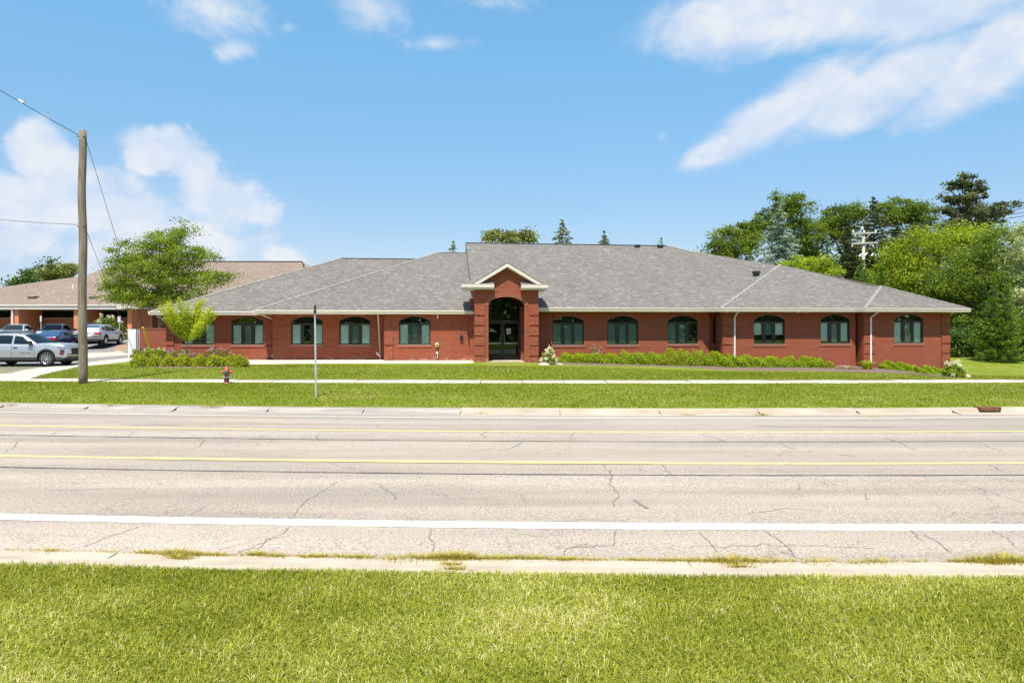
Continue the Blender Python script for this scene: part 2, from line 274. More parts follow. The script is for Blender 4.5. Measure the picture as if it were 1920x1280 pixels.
# ------------------------------------------------------------------ helpers
def tag(o, label=None, cat=None, group=None, kind=None):
    if label: o['label'] = label
    if cat: o['category'] = cat
    if group: o['group'] = group
    if kind: o['kind'] = kind
    return o
def empty(name, loc=(0, 0, 0), rz=0, label=None, cat=None, group=None):
    o = bpy.data.objects.new(name, None); C.objects.link(o); o.location = loc; o.rotation_euler = (0, 0, rz); o.empty_display_size = .2
    return tag(o, label, cat, group)
def arr(v): return np.asarray(v, dtype=float)
class MB:
    """collects vertices and faces of one mesh"""
    def __init__(s): s.v = []; s.f = []
    def add(s, vs_, fs): k = len(s.v); s.v += [tuple(map(float, q)) for q in vs_]; s.f += [tuple(i+k for i in f) for f in fs]; return s
    def quad(s, *p): return s.add(p, [tuple(range(len(p)))])
    def box(s, a, b):
        x0, y0, z0 = a; x1, y1, z1 = b
        return s.add([(x0,y0,z0),(x1,y0,z0),(x1,y1,z0),(x0,y1,z0),(x0,y0,z1),(x1,y0,z1),(x1,y1,z1),(x0,y1,z1)], [(0,3,2,1),(4,5,6,7),(0,1,5,4),(1,2,6,5),(2,3,7,6),(3,0,4,7)])
    def tube(s, pts, rad, n=8, caps=True):
        pts = [Vector(p) for p in pts]; rad = rad if hasattr(rad, '__len__') else [rad]*len(pts); k0 = len(s.v); rings = []
        for i, p in enumerate(pts):
            d = (pts[min(i+1, len(pts)-1)]-pts[max(i-1, 0)]).normalized(); a = d.orthogonal().normalized() if i == 0 else (pa - d*pa.dot(d)).normalized(); pa = a
            b = d.cross(a); rings.append([p + (a*cos(2*pi*j/n)+b*sin(2*pi*j/n))*rad[i] for j in range(n)])
        for r in rings: s.v += [tuple(q) for q in r]
        for i in range(len(pts)-1):
            for j in range(n): a_ = k0+i*n; s.f.append((a_+j, a_+(j+1) % n, a_+n+(j+1) % n, a_+n+j))
        if caps: s.f.append(tuple(k0+j for j in reversed(range(n)))); s.f.append(tuple(k0+(len(pts)-1)*n+j for j in range(n)))
        return s
    def lathe(s, prof, n=16, axis='z', c=(0, 0, 0)):
        k0 = len(s.v)
        for r, h in prof:
            for j in range(n):
                a = 2*pi*j/n; u, v_ = r*cos(a), r*sin(a)
                q = {'z': (u, v_, h), 'y': (u, h, v_), 'x': (h, u, v_)}[axis]; s.v.append((q[0]+c[0], q[1]+c[1], q[2]+c[2]))
        for i in range(len(prof)-1):
            for j in range(n): a_ = k0+i*n; s.f.append((a_+j, a_+(j+1) % n, a_+n+(j+1) % n, a_+n+j))
        return s
    def prism(s, poly, a, b, plane='xz'):
        """poly extruded between a and b along the third axis"""
        q = lambda p, t: (p[0], t, p[1]) if plane == 'xz' else ((p[0], p[1], t) if plane == 'xy' else (t, p[0], p[1]))
        n = len(poly); s.add([q(p, a) for p in poly]+[q(p, b) for p in poly], [tuple(range(n)), tuple(range(2*n-1, n-1, -1))]+[(i, n+i, n+(i+1) % n, (i+1) % n) for i in range(n)]); return s
    def ring(s, outer, inner, a, b):
        n = len(outer); k = len(s.v)
        for y in (a, b):
            s.v += [(p[0], y, p[1]) for p in outer]+[(p[0], y, p[1]) for p in inner]
        for i in range(n):
            j = (i+1) % n
            s.f += [(k+i, k+j, k+n+j, k+n+i), (k+2*n+i, k+3*n+i, k+3*n+j, k+2*n+j), (k+n+i, k+n+j, k+3*n+j, k+3*n+i), (k+i, k+2*n+i, k+2*n+j, k+j)]
        return s
    def slab(s, poly, th):
        """roof plane: top polygon with thickness th downwards"""
        n = len(poly); k = len(s.v); s.v += [tuple(p) for p in poly]+[(p[0], p[1], p[2]-th) for p in poly]
        s.f += [tuple(range(k, k+n)), tuple(range(k+2*n-1, k+n-1, -1))]+[(k+i, k+n+i, k+n+(i+1) % n, k+(i+1) % n) for i in range(n)]; return s
    def build(s, name, m_, parent=None, loc=None, smooth=False, link=True):
        me = bpy.data.meshes.new(name); me.from_pydata(s.v, [], s.f); me.materials.append(MATS[m_] if isinstance(m_, str) else m_); me.update()
        if smooth: me.polygons.foreach_set('use_smooth', [True]*len(me.polygons))
        o = bpy.data.objects.new(name, me)
        if link: C.objects.link(o)
        if parent: o.parent = parent
        if loc is not None: o.location = loc
        return o
def inst(src, parent=None, loc=None, rot=None, scale=None):
    o = src.copy(); C.objects.link(o)
    if parent is not None: o.parent = parent
    if loc is not None: o.location = loc
    if rot is not None: o.rotation_euler = rot
    if scale is not None: o.scale = scale
    return o
def P(px, py, t): return Vector(((px-960)/F*t, t, EYE-(py-HZ)/F*t))
def smooth(x, a, b): q = np.clip((x-a)/(b-a), 0, 1); return q*q*(3-2*q)
# ---- ground heights
def cx(x):
    q = np.clip(x, -18, 18); return -.035*q+.0035*q*q + np.where(x > 18, (x-18)*.091, 0)+np.where(x < -18, (-18-x)*.161, 0)
def fs(s): return np.interp(s, [20.3, 26, 38, 45], [1, .5, 0, 0])
S_T = [-60, 3, 6.2, 6.37, 6.54, 6.60, 7.06, 8.18, 11.78, 15.38, 18.98, 19.6, 20.0, 20.06, 20.28, 20.5, 22, 26.3, 27.5, 33, 38, 60]
S_Z = [.12, .13, .11, .10, .10, 0.0, 0.0, .04, .08, .07, -.09, -.10, -.09, .02, .03, .05, .20, .31, .318, .44, .53, .60]
def ZS(x, s, y):
    z = np.interp(s, S_T, S_Z)
    g = np.interp(x, [-60, -20, -14, -2, 3, 10, 16, 20, 21.5, 23, 25, 27, 40, 80], [.0, .02, .03, 0, -.08, -.32, -.38, -.44, -.50, -.68, -.98, -1.1, -1.05, -.9])
    z = z+g*smooth(y, 27.5, 37)*(1-.62*smooth(y, 43, 64)*smooth(x, 5, 15))
    z = z+np.interp(y, [52, 56, 61, 66, 80], [0, .38, .75, .95, 1.1])*smooth(-x, 12, 16)
    return z
def s_of(x, y):
    s = y
    for _ in range(8): s = y-cx(x)*fs(s)
    return s
def G(x, y):
    x = np.asarray(x, float); y = np.asarray(y, float); return ZS(x, s_of(x, y), y)
def ground_hit(px, py):
    t = np.arange(4, 120, .05); k = EYE-(py-HZ)/F*t-G((px-960)/F*t, t); i = int(np.argmax(k < 0)) if (k < 0).any() else len(t)-1
    t = float(t[i]); z = float(G((px-960)/F*t, t))
    return Vector(((px-960)/F*t, t, z))
def grid_mesh(name, V, m_, parent=None, smooth_=True):
    V = np.asarray(V); a, b = V.shape[:2]; me = bpy.data.meshes.new(name)
    me.vertices.add(a*b); me.vertices.foreach_set('co', V.reshape(-1).astype(np.float32))
    i = np.arange(a-1)[:, None]*b+np.arange(b-1)[None, :]; q = np.stack([i, i+1, i+b+1, i+b], -1).reshape(-1, 4)
    me.loops.add(q.size); me.loops.foreach_set('vertex_index', q.reshape(-1).astype(np.int32)); me.polygons.add(len(q))
    me.polygons.foreach_set('loop_start', np.arange(0, q.size, 4, dtype=np.int32)); me.update(calc_edges=True)
    if smooth_: me.polygons.foreach_set('use_smooth', np.ones(len(q), bool))
    me.materials.append(MATS[m_]); o = bpy.data.objects.new(name, me); C.objects.link(o)
    if parent: o.parent = parent
    return o
def strip(name, ss, xs, m_, dz=0., parent=None, dzs=None):
    xs = np.asarray(xs, float); ss = np.asarray(ss, float); X, S = np.meshgrid(xs, ss); Y = S+cx(X)*fs(S); Z = ZS(X, S, Y)+dz
    if dzs is not None: Z = Z+np.asarray(dzs)[:, None]
    return grid_mesh(name, np.stack([X, Y, Z], -1), m_, parent)
def drape(name, lower, upper, m_, dz=.03, n=40, k=6, parent=None):
    """sheet between two polylines given in world xy, laid on the ground"""
    def res(pl):
        pl = arr(pl); d = np.r_[0, np.cumsum(np.hypot(*np.diff(pl, axis=0).T))]; u = np.linspace(0, d[-1], n); return np.stack([np.interp(u, d, pl[:, 0]), np.interp(u, d, pl[:, 1])], -1)
    a, b = res(lower), res(upper); V = np.zeros((k, n, 3))
    for i in range(k):
        q = a+(b-a)*i/(k-1); V[i, :, :2] = q; V[i, :, 2] = G(q[:, 0], q[:, 1])+dz*.7
    V = np.pad(V, ((1, 1), (1, 1), (0, 0)), mode='edge'); V[0, :, 2] -= .12; V[-1, :, 2] -= .12; V[:, 0, 2] -= .12; V[:, -1, 2] -= .12
    return grid_mesh(name, V, m_, parent)
def gh(pts): return [tuple(ground_hit(*p)[:2]) for p in pts]
# ---- foliage
def unit(v): return v/np.maximum(np.linalg.norm(v, axis=-1, keepdims=True), 1e-9)
def quads_mesh(name, V, tone, m_, parent=None, tri=False, loc=None):
    k = V.shape[1]; N = V.shape[0]; me = bpy.data.meshes.new(name); me.vertices.add(N*k); me.vertices.foreach_set('co', V.reshape(-1).astype(np.float32))
    me.loops.add(N*k); me.loops.foreach_set('vertex_index', np.arange(N*k, dtype=np.int32)); me.polygons.add(N)
    me.polygons.foreach_set('loop_start', np.arange(0, N*k, k, dtype=np.int32)); me.update(calc_edges=True)
    a = me.attributes.new('tone', 'FLOAT', 'FACE'); a.data.foreach_set('value', np.clip(tone, 0, 1).astype(np.float32))
    me.materials.append(MATS[m_]); o = bpy.data.objects.new(name, me); C.objects.link(o)
    if parent: o.parent = parent
    if loc is not None: o.location = loc
    return o
def leaves(name, p, size, tone, m_, parent=None, up=.6, out=None, aspect=.55, dirs=None):
    N = len(p); nrm = rng.normal(size=(N, 3)); nrm[:, 2] += up
    if out is not None: nrm += out
    nrm = unit(nrm); t = unit(np.cross(nrm, rng.normal(size=(N, 3)))) if dirs is None else unit(dirs+rng.normal(size=(N, 3))*.25)
    b = unit(np.cross(nrm, t)); L = size[:, None]*.5*t; Wd = size[:, None]*.5*aspect*b
    return quads_mesh(name, np.stack([p-L, p+Wd, p+L, p-Wd], 1), tone, m_, parent)
def crown(name, blobs, nclump, nleaf, size, m_, parent, rc=.5, flat=.55, inner=.45, tonev=.25, limbs=None):
    """blobs: list of centre(3), radii(3). returns clump centres"""
    vol = arr([b[1][0]*b[1][1]*b[1][2] for b in blobs])**.7; vol /= vol.sum(); cs = []
    for (c, r), f in zip(blobs, vol):
        n = max(4, int(nclump*f)); d = unit(rng.normal(size=(n, 3))); rad = inner+(1-inner)*rng.random(n)**.6; cs.append(arr(c)+d*rad[:, None]*arr(r))
    cs = np.concatenate(cs); n = len(cs); per = nleaf//n; rr = rc*(.6+.8*rng.random(n))
    ct = .5+rng.normal(size=n)*tonev
    off = rng.normal(size=(n, per, 3))*.5; off[:, :, 2] *= flat; p = cs[:, None, :]+off*rr[:, None, None]
    tone = np.repeat(ct, per)+rng.normal(size=n*per)*.12+off[:, :, 2].reshape(-1)*.1
    p = p.reshape(-1, 3); leaves(name, p, size*(.6+.8*rng.random(len(p))), tone, m_, parent)
    return cs
def trunk(parent, base, top, r, cs=None, nl=12, m_='bark', fork=.35, name='trunk'):
    base, top = Vector(base), Vector(top); mb = MB(); k = 7; pts = [base.lerp(top, i/(k-1))+Vector((random.uniform(-1, 1)*r*.5, random.uniform(-1, 1)*r*.5, 0))*(i > 0) for i in range(k)]
    mb.tube(pts, [r*(1.25 if i == 0 else 1)*(1-.75*i/(k-1)) for i in range(k)], 8)
    if cs is not None and nl:
        for c in cs[rng.permutation(len(cs))[:nl]]:
            c = Vector(c); f = max(fork, min(.92, fork+(1-fork)*((c.z-base.z)/(top.z-base.z+1e-6)-.35))); a = base.lerp(top, f)
            md = a.lerp(c, .5)+Vector((0, 0, -.08*(c-a).length+random.uniform(-.2, .2)*r*3)); mb.tube([a, md, c], [r*.38, r*.22, r*.06], 5, False)
    return mb.build(name, m_, parent, smooth=True)
def blob(px, py, rx, ry, d, dd=0, rz=.9):
    c = P(px, py, d+dd); k = (d+dd)/F; return (tuple(c), (rx*k, rx*k*rz, ry*k))
def decid(name, label, cat, blobs, basepx, d, nclump, nleaf, size, m_, r=.18, group=None, rc=.6, bark_='bark', flat=.55, inner=.45, tk=.4, nl=14):
    bx = P(basepx, 600, d); z0 = float(G(bx.x, bx.y))-.05; base = Vector((bx.x, bx.y, z0)); o = empty(name, base, 0, label, cat, group)
    bl = [blob(*b[:4], d, *(b[4:5])) for b in blobs]; bl = [((c[0]-base.x, c[1]-base.y, c[2]-base.z), rr) for c, rr in bl]
    cs = crown('crown', bl, nclump, nleaf, size, m_, o, rc, flat, inner)
    top = arr([c for c, _ in bl]).mean(0); mx_ = max(c[2] for c, rr in bl); top[2] = top[2]+tk*(mx_-top[2]); trunk(o, (0, 0, 0), tuple(top), r, cs, nl, bark_); return o
def conifer(name, label, px, top, base_py, hw, d, m_, cat='tree', group=None, n=9000, droop=.25, gap=.0, rag=.25, size=.28, bark_='bark', dens=1.0, full=1.0):
    b = P(px, top, d); z0 = float(G(b.x, b.y)); zt = b.z; zb = P(px, base_py, d).z; k = d/F; Rm = hw*k; H = zt-zb
    o = empty(name, (b.x, b.y, z0), 0, label, cat, group); pts = []; nor = []; tn = []
    nw = max(8, int(H/.42)); per = []
    mb = MB(); mb.tube([(0, 0, -.1), (0, 0, (zt-z0)*.5), (0, 0, zt-z0)], [.02*H+.06, .012*H+.04, .01], 7)
    for i in range(nw):
        f = (i+.5)/nw; L0 = Rm*(f**.85)*full; z = zt-z0-f*H; nb = 5+int(6*f)
        for j in range(nb):
            a = 2*pi*(j+random.random()*.8)/nb; L = L0*(1-rag+rag*2*random.random()); 
            if random.random() < gap: continue
            e = Vector((cos(a)*L, sin(a)*L, -L*droop+.12*L*random.uniform(-1, 1))); per.append((Vector((0, 0, z+random.uniform(-.15, .15))), e, L))
            if L > .5: mb.tube([(0, 0, z), tuple(Vector((0, 0, z))+e*.8)], [.03, .01], 4, False)
    tot = sum(q[2]+.15 for q in per)
    for c, e, L in per:
        m = max(4, int(n*(L+.15)/tot)); u = rng.random(m)**.75; w_ = (1-u*.6)*min(.75, .28*L+.12)
        side = arr(Vector((-e.y, e.x, 0)).normalized()) if L > 1e-3 else arr((1, 0, 0)); lat = rng.uniform(-1, 1, m)*w_
        q = arr(c)+u[:, None]*arr(e)+lat[:, None]*side; q[:, 2] += rng.normal(size=m)*.07-np.abs(lat)*.25; pts.append(q)
        dr = arr(e)[None, :]/max(L, .1)+side[None, :]*np.sign(lat)[:, None]*.7; nor.append(dr); tn.append(np.full(m, .5+random.gauss(0, .2))+rng.normal(size=m)*.12+.2*(u-.5))
    leaves('crown', np.concatenate(pts), size*(.6+.7*rng.random(sum(map(len, pts)))), np.concatenate(tn), m_, o, 1.2, None, .36, np.concatenate(nor)); mb.build('trunk', bark_, o); return o
def shrub(name, label, cat, base, rx, ry, rz, m_, n=1500, size=.07, group=None, flowers=None, nf=26, fs_=.09, twig=True, lump=.16):
    o = empty(name, base, 0, label, cat, group); d = unit(rng.normal(size=(n, 3))); d[:, 2] = np.abs(d[:, 2])*1.0-.12
    ph = rng.random(6)*6.28; lum = 1+lump*(np.sin(d[:, 0]*5+ph[0])*np.sin(d[:, 1]*5+ph[1])+.6*np.sin(d[:, 2]*7+ph[2]+d[:, 0]*4)+.35*np.sin(d[:, 0]*17+ph[3])*np.sin(d[:, 2]*15+ph[4]))
    rad = (.62+.38*rng.random(n)**.45)*lum; p = d*rad[:, None]*arr((rx, ry, rz)); p[:, 2] = np.maximum(p[:, 2]+.12*rz, .01)
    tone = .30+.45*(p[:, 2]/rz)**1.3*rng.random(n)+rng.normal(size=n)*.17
    leaves('foliage', p, size*(.6+.8*rng.random(n)), tone, m_, o, .8, d*1.0, .6)
    if twig:
        mb = MB()
        for i in range(7):
            a = random.uniform(0, 6.28); mb.tube([(0, 0, 0), (cos(a)*rx*.3, sin(a)*ry*.3, rz*.4), (cos(a)*rx*.6, sin(a)*ry*.6, rz*.8)], [.018, .012, .005], 4, False)
        mb.build('stems', 'bark', o)
    if flowers:
        for i in range(nf):
            a = rng.uniform(0, 6.28); e = rng.uniform(.05, 1.2); c = arr((cos(a)*cos(e)*rx, sin(a)*cos(e)*ry, sin(e)*rz*1.05+.1*rz))*(.95+.15*rng.random())
            q = c+rng.normal(size=(42, 3))*fs_*.30; leaves('flower_head', q, np.full(42, fs_*.62), .5+.3*rng.normal(size=42), flowers, o, .8, None, .9)
    return o
# ------------------------------------------------------------------ the ground, road and pavement
XS = np.unique(np.r_[np.linspace(-1500, -120, 16), np.linspace(-120, -40, 21), np.arange(-40, 40.1, 1.0), np.linspace(40, 120, 21), np.linspace(120, 1500, 16)])
tag(strip('near_lawn', np.r_[-1500, -400, -120, -60, -30, -15, -6, -2, 0, 1, 2, 3, 4, 5, 5.6, 6.0, 6.2, 6.37], XS, 'lawn_soil'), 'mown verge on the camera side of the road, filling the foot of the picture', 'lawn', kind='structure')
near_kerb = tag(empty('near_kerb', (0, 0, 0)), 'low concrete kerb and gutter between the near grass and the road', 'kerb', kind='structure')
def kerb_seg(par, x0, x1, prof, m_, name):
    xs = np.linspace(x0, x1, 7); V = []
    jit = random.uniform(-.006, .006)
    for s_, z_ in prof:
        Y = s_+cx(xs)*fs(s_); V.append(np.stack([xs, Y, np.full(7, z_)+jit], -1))
    V = np.array(V); a, b = V.shape[:2]; mb = MB(); mb.v = [tuple(q) for q in V.reshape(-1, 3)]
    mb.f = [(i*b+j, i*b+j+1, (i+1)*b+j+1, (i+1)*b+j) for i in range(a-1) for j in range(b-1)]
    lo = [i*b for i in range(a)]; hi = [i*b+b-1 for i in range(a)]; mb.f += [tuple(lo), tuple(reversed(hi))]
    return mb.build(name, m_, par)
x = -13.2
while x < 13:
    g0 = .012; kerb_seg(near_kerb, x+g0*.5, x+3.0-g0*.5, [(6.355, .0), (6.36, .105), (6.50, .105), (6.55, .075), (6.60, .006), (7.065, .012), (7.07, -.03)], 'concrete', 'kerb_stone'); x += 3.0
road = tag(strip('road', np.r_[7.06, 7.6, 8.18, 9, 10, 11.78, 13, 14, 15.38, 16.5, 18, 18.98, 19.6], XS, 'asphalt'), 'wide pale sun bleached asphalt road crossing the whole picture', 'road', kind='structure')
strip('kerb_base', np.r_[6.36, 7.07], XS, 'concrete', -.02, road); strip('kerb_base', np.r_[19.58, 20.3], XS, 'concrete', -.06, road)
far_kerb = tag(empty('far_kerb', (0, 0, 0)), 'concrete kerb on the building side of the road', 'kerb', kind='structure')
x = -24.7
while x < 26:
    if not (15.9 < x+.01 < 15.0):
        st = x < -1.6; kerb_seg(far_kerb, x+.005, x+2.9-.005, [(19.58, -.12), (19.6, -.092), (20.0, -.082), (20.05, -.03 if st else .015), (20.10, -.01 if st else .03), (20.28, .02 if st else .03), (20.30, -.05)], 'stained_concrete' if st else 'dull_concrete', 'kerb_stone')
    x += 2.9
XL = np.arange(-60, 60.1, 1.0)
def line(s0, w_, m_, name='lane_line', x0=-60, x1=60): return strip(name, [s0-w_/2, s0+w_/2], np.arange(x0, x1+.01, 1.0 if x1-x0 > 20 else .5), m_, .006, road)
line(8.18, .235, 'white_paint', 'edge_line'); line(11.78, .135, 'yellow_paint', 'centre_line'); strip('centre_line', [11.69, 11.875], np.arange(-6.6, 2.9, .5), 'yellow_paint', .011, road); line(15.38, .15, 'yellow_paint', 'centre_line'); line(18.92, .14, 'worn_white_paint', 'edge_line')
def jit_strip(name, pts, w_, m_, dz=.008, par=None):
    V = []; pts = arr(pts)
    for i, q in enumerate(pts):
        d = pts[min(i+1, len(pts)-1)]-pts[max(i-1, 0)]; d /= np.hypot(*d)+1e-9; nn = arr((-d[1], d[0])); ww = w_*random.uniform(.55, 1.3)*(.35 if i in (0, len(pts)-1) else 1)
        V.append([(*(q+nn*ww/2),), (*(q-nn*ww/2),)])
    V = np.array(V).transpose(1, 0, 2); return grid_mesh(name, np.dstack([V, G(V[..., 0], V[..., 1])+dz]), m_, par)
for s0 in (10.88, 14.05):
    xs = np.arange(-40, 40, .35); ys = s0+cx(xs)*fs(s0)+rng.normal(size=len(xs))*.004; jit_strip('tar_seam', np.stack([xs, ys], -1), .048, 'tar', .008, road)
for a, b, y0, y1 in ((225, 345, 795.5, 797.5), (1410, 1690, 799.5, 801.2)):
    p0, p1 = gh([(a, y0), (b, y1)]); jit_strip('tar_seam', [np.array(p0)+(np.array(p1)-p0)*u+rng.normal(size=2)*.01 for u in np.linspace(0, 1, 14)], .05, 'tar', .008, road)
def crack(pts, w_=.016, n=9):
    pl = gh(pts); out = [arr(pl[0])]
    for a, b in zip(pl[:-1], pl[1:]):
        a, b = arr(a), arr(b); L = np.hypot(*(b-a))
        for i in range(1, n+1): out.append(a+(b-a)*i/n+rng.normal(size=2)*.030*min(L, 1.5)*(i < n))
    jit_strip('crack', out, w_, 'crack', .007, road)
for c_ in ([(262, 988), (205, 1008), (155, 1028)], [(541, 990), (528, 1003), (500, 1012), (483, 1032)], [(548, 978), (556, 958), (575, 940), (603, 922), (632, 903)], [(355, 966), (385, 950)], [(810, 993), (803, 1008), (815, 1020), (812, 1038)],
           [(1130, 870), (1146, 890), (1142, 906), (1160, 925), (1150, 950)], [(1790, 905), (1830, 914), (1880, 932), (1925, 944)], [(1155, 993), (1152, 1012), (1150, 1022), (1152, 1024), (1060, 1030)], [(1105, 1020), (1060, 1030), (1058, 1042)], [(1310, 1000), (1330, 1018), (1345, 1034)],
           [(1437, 998), (1460, 1015), (1480, 1030), (1490, 1046)], [(1705, 992), (1728, 1018)], [(1730, 1002), (1762, 1020), (1778, 1036)], [(1500, 906), (1498, 922)], [(1622, 925), (1624, 938)], [(370, 822), (385, 826), (372, 838), (360, 842)], [(600, 812), (592, 820), (600, 826)], [(90, 820), (110, 808)], [(240, 817), (255, 808)],
           [(1314, 814), (1345, 822), (1368, 831)], [(1655, 820), (1690, 831), (1715, 845)], [(1840, 833), (1880, 848)], [(1855, 873), (1880, 885)], [(905, 822), (912, 806)], [(1074, 812), (1070, 826)], [(980, 828), (960, 842), (930, 846)], [(1490, 868), (1475, 872)], [(1455, 830), (1500, 845)], [(0, 850), (40, 824)], [(700, 905), (735, 925), (745, 938)],
           [(1290, 1030), (1480, 1022), (1560, 1026), (1640, 1030)], [(1400, 965), (1470, 955), (1540, 958)], [(90, 920), (180, 918), (260, 916)], [(1240, 870), (1260, 890)], [(505, 830), (512, 824)], [(1180, 978), (1100, 975), (1010, 982)], [(1850, 992), (1890, 1010), (1905, 1030)]):
    crack(c_, .010 if c_[0][1] > 880 else .014)
crack([(1188, 938), (1196, 942), (1204, 948), (1216, 955)], .045, 4)   # dark scuff
# far verge, pavement, front lawn
tag(strip('verge', np.r_[20.28, 20.6, 21, 22, 23, 24, 25, 26.05], XS, 'lawn'), 'strip of mown grass between the far kerb and the pavement', 'lawn', kind='structure')
tag(strip('front_lawn', np.r_[26.02, 27.3, 27.5, 29, 31, 33, 34, 35, 36, 37, 38, 40, 42, 45, 48, 52, 56, 60, 66, 75, 90, 120, 200, 500, 1500], XS, 'lawn', dzs=np.r_[-.04, -.04, np.zeros(23)]), 'mown lawn rising gently from the pavement to the brick building', 'lawn', kind='structure')
pav = tag(empty('pavement', (0, 0, 0)), 'narrow concrete pavement of square slabs across both lawns', 'pavement', kind='structure')
x = -32.0
while x < 32:
    L = 1.62; xs = np.linspace(x+.014, x+L-.014, 4); j = random.uniform(-.008, .008); tl = random.uniform(-.006, .006); V = []
    for s_, dz in ((26.12, -.06), (26.13, .012), (27.27, .016), (27.28, -.06)):
        Y = s_+cx(xs)*fs(s_); V.append(np.stack([xs, Y, ZS(xs, np.full(4, s_), Y)+dz+j+tl*np.linspace(-1, 1, 4)], -1))
    grid_mesh('paving_slab', V, 'pale_concrete' if random.random() < .5 else 'concrete', pav, False); x += L
# parking lot, drive, front walk
def structure(o, label, cat): return tag(o, label, cat, kind='structure')
lot_edge = gh([(-30, 700), (60, 697), (148, 684), (252, 671), (318, 668)])
structure(drape('parking_lot', [(-60, 29.5)]+[(-40, 30.5)]+lot_edge, [(-60, 72), (-40, 72), (-26, 72), (-22, 70), (-18.5, 62)], 'drive_asphalt', .03, 70, 40), 'asphalt parking lot behind the wooden pole, left of the building', 'parking lot')
structure(drape('drive_apron', gh([(-40, 712), (57, 711), (78, 704), (100, 698), (148, 688), (200, 683), (256, 676.5)]), gh([(-40, 703), (20, 700.5), (45, 695), (80, 690), (130, 685), (175, 679), (252, 671)]), 'pale_concrete', .05, 60, 6), 'bright concrete drive edge curving from the pavement towards the building', 'drive')
structure(drape('concrete_crossing', gh([(160, 673), (190, 670), (230, 667), (262, 664.5), (312, 662)]), gh([(150, 662), (190, 661), (230, 660), (262, 660), (312, 659)]), 'pale_concrete', .05, 24, 4), 'concrete band across the parking lot before the white gate', 'drive')
# ------------------------------------------------------------------ the brick building, in its own axes: u along the front, v into depth, z up
TH = R(6); OX, OY = (950-960)/F*38, 38.0; ZG = .53
Ux, Uy, Vx, Vy = cos(TH), sin(TH), -sin(TH), cos(TH)
def _t(px, v): a = (px-960)/F; return (v+OX*Vx+OY*Vy)/(a*Vx+Vy)
def BP(px, py, v):
    t = _t(px, v); a = (px-960)/F; return ((a*t-OX)*Ux+(t-OY)*Uy, EYE-(py-HZ)/F*t-ZG)
def BU(px, v): return BP(px, 0, v)[0]
def BZ(px, py, v): return BP(px, py, v)[1]
def RP(px, py, ze, ve, s):
    """point of the roof plane z = ze + s (v - ve) seen at a pixel, building axes (ze above building ground)"""
    a = (px-960)/F; k = (py-HZ)/F; rv = a*Vx+Vy; ov = OX*Vx+OY*Vy; zer = ze+ZG-EYE
    t = (s*(ov+ve)-zer)/(k+s*rv); v = t*rv-ov; u = (a*t-OX)*Ux+(t-OY)*Uy; return (u, v, EYE-k*t-ZG)
bld = empty('brick_office_building', (OX, OY, ZG), TH, 'long single storey red brick office with grey hipped shingle roof and arched entry', 'building')
def B2W(u, v): return (OX+u*Ux+v*Vx, OY+u*Uy+v*Vy)
def arch(a, b, zs, zt, n=14, ell=False):
    """points from (a,zs) over the top to (b,zs)"""
    h = (b-a)/2; m_ = (a+b)/2; r = zt-zs
    if ell: return [(m_-h*cos(pi*i/n), zs+r*sin(pi*i/n)) for i in range(n+1)]
    Rr = (h*h+r*r)/(2*r); a0 = math.asin(min(1, h/Rr)); return [(m_+Rr*sin(-a0+2*a0*i/n), zt-Rr+Rr*cos(-a0+2*a0*i/n)) for i in range(n+1)]
def wall(name, v, u0, u1, zb, zt, ops, m_='red_brick', reveal=.16, ell=False, par=None):
    mb = MB(); cur = u0
    for o in sorted(ops, key=lambda q: q['a']):
        a, b = o['a'], o['b']; mb.quad((cur, v, zb), (a, v, zb), (a, v, zt), (cur, v, zt))
        if o['z0'] > zb: mb.quad((a, v, zb), (b, v, zb), (b, v, o['z0']), (a, v, o['z0']))
        ar = arch(a, b, o['zs'], o['zt'], 16, o.get('ell', ell))
        for p, q in zip(ar[:-1], ar[1:]): mb.quad((p[0], v, p[1]), (q[0], v, q[1]), (q[0], v, zt), (p[0], v, zt))
        loop = [(a, o['z0'])]+ar+[(b, o['z0'])]; rv = o.get('reveal', reveal)
        for p, q in zip(loop, loop[1:]+loop[:1]): mb.quad((p[0], v, p[1]), (p[0], v+rv, p[1]), (q[0], v+rv, q[1]), (q[0], v, q[1]))
        cur = b
    mb.quad((cur, v, zb), (u1, v, zb), (u1, v, zt), (cur, v, zt)); return mb.build(name, m_, par or bld)
def side(mb, u, v0, v1, zb, zt): mb.quad((u, v0, zb), (u, v1, zb), (u, v1, zt), (u, v0, zt))
def rectb(mb, a, b, z0, z1, v0, v1): mb.box((a, v0, z0), (b, v1, z1))
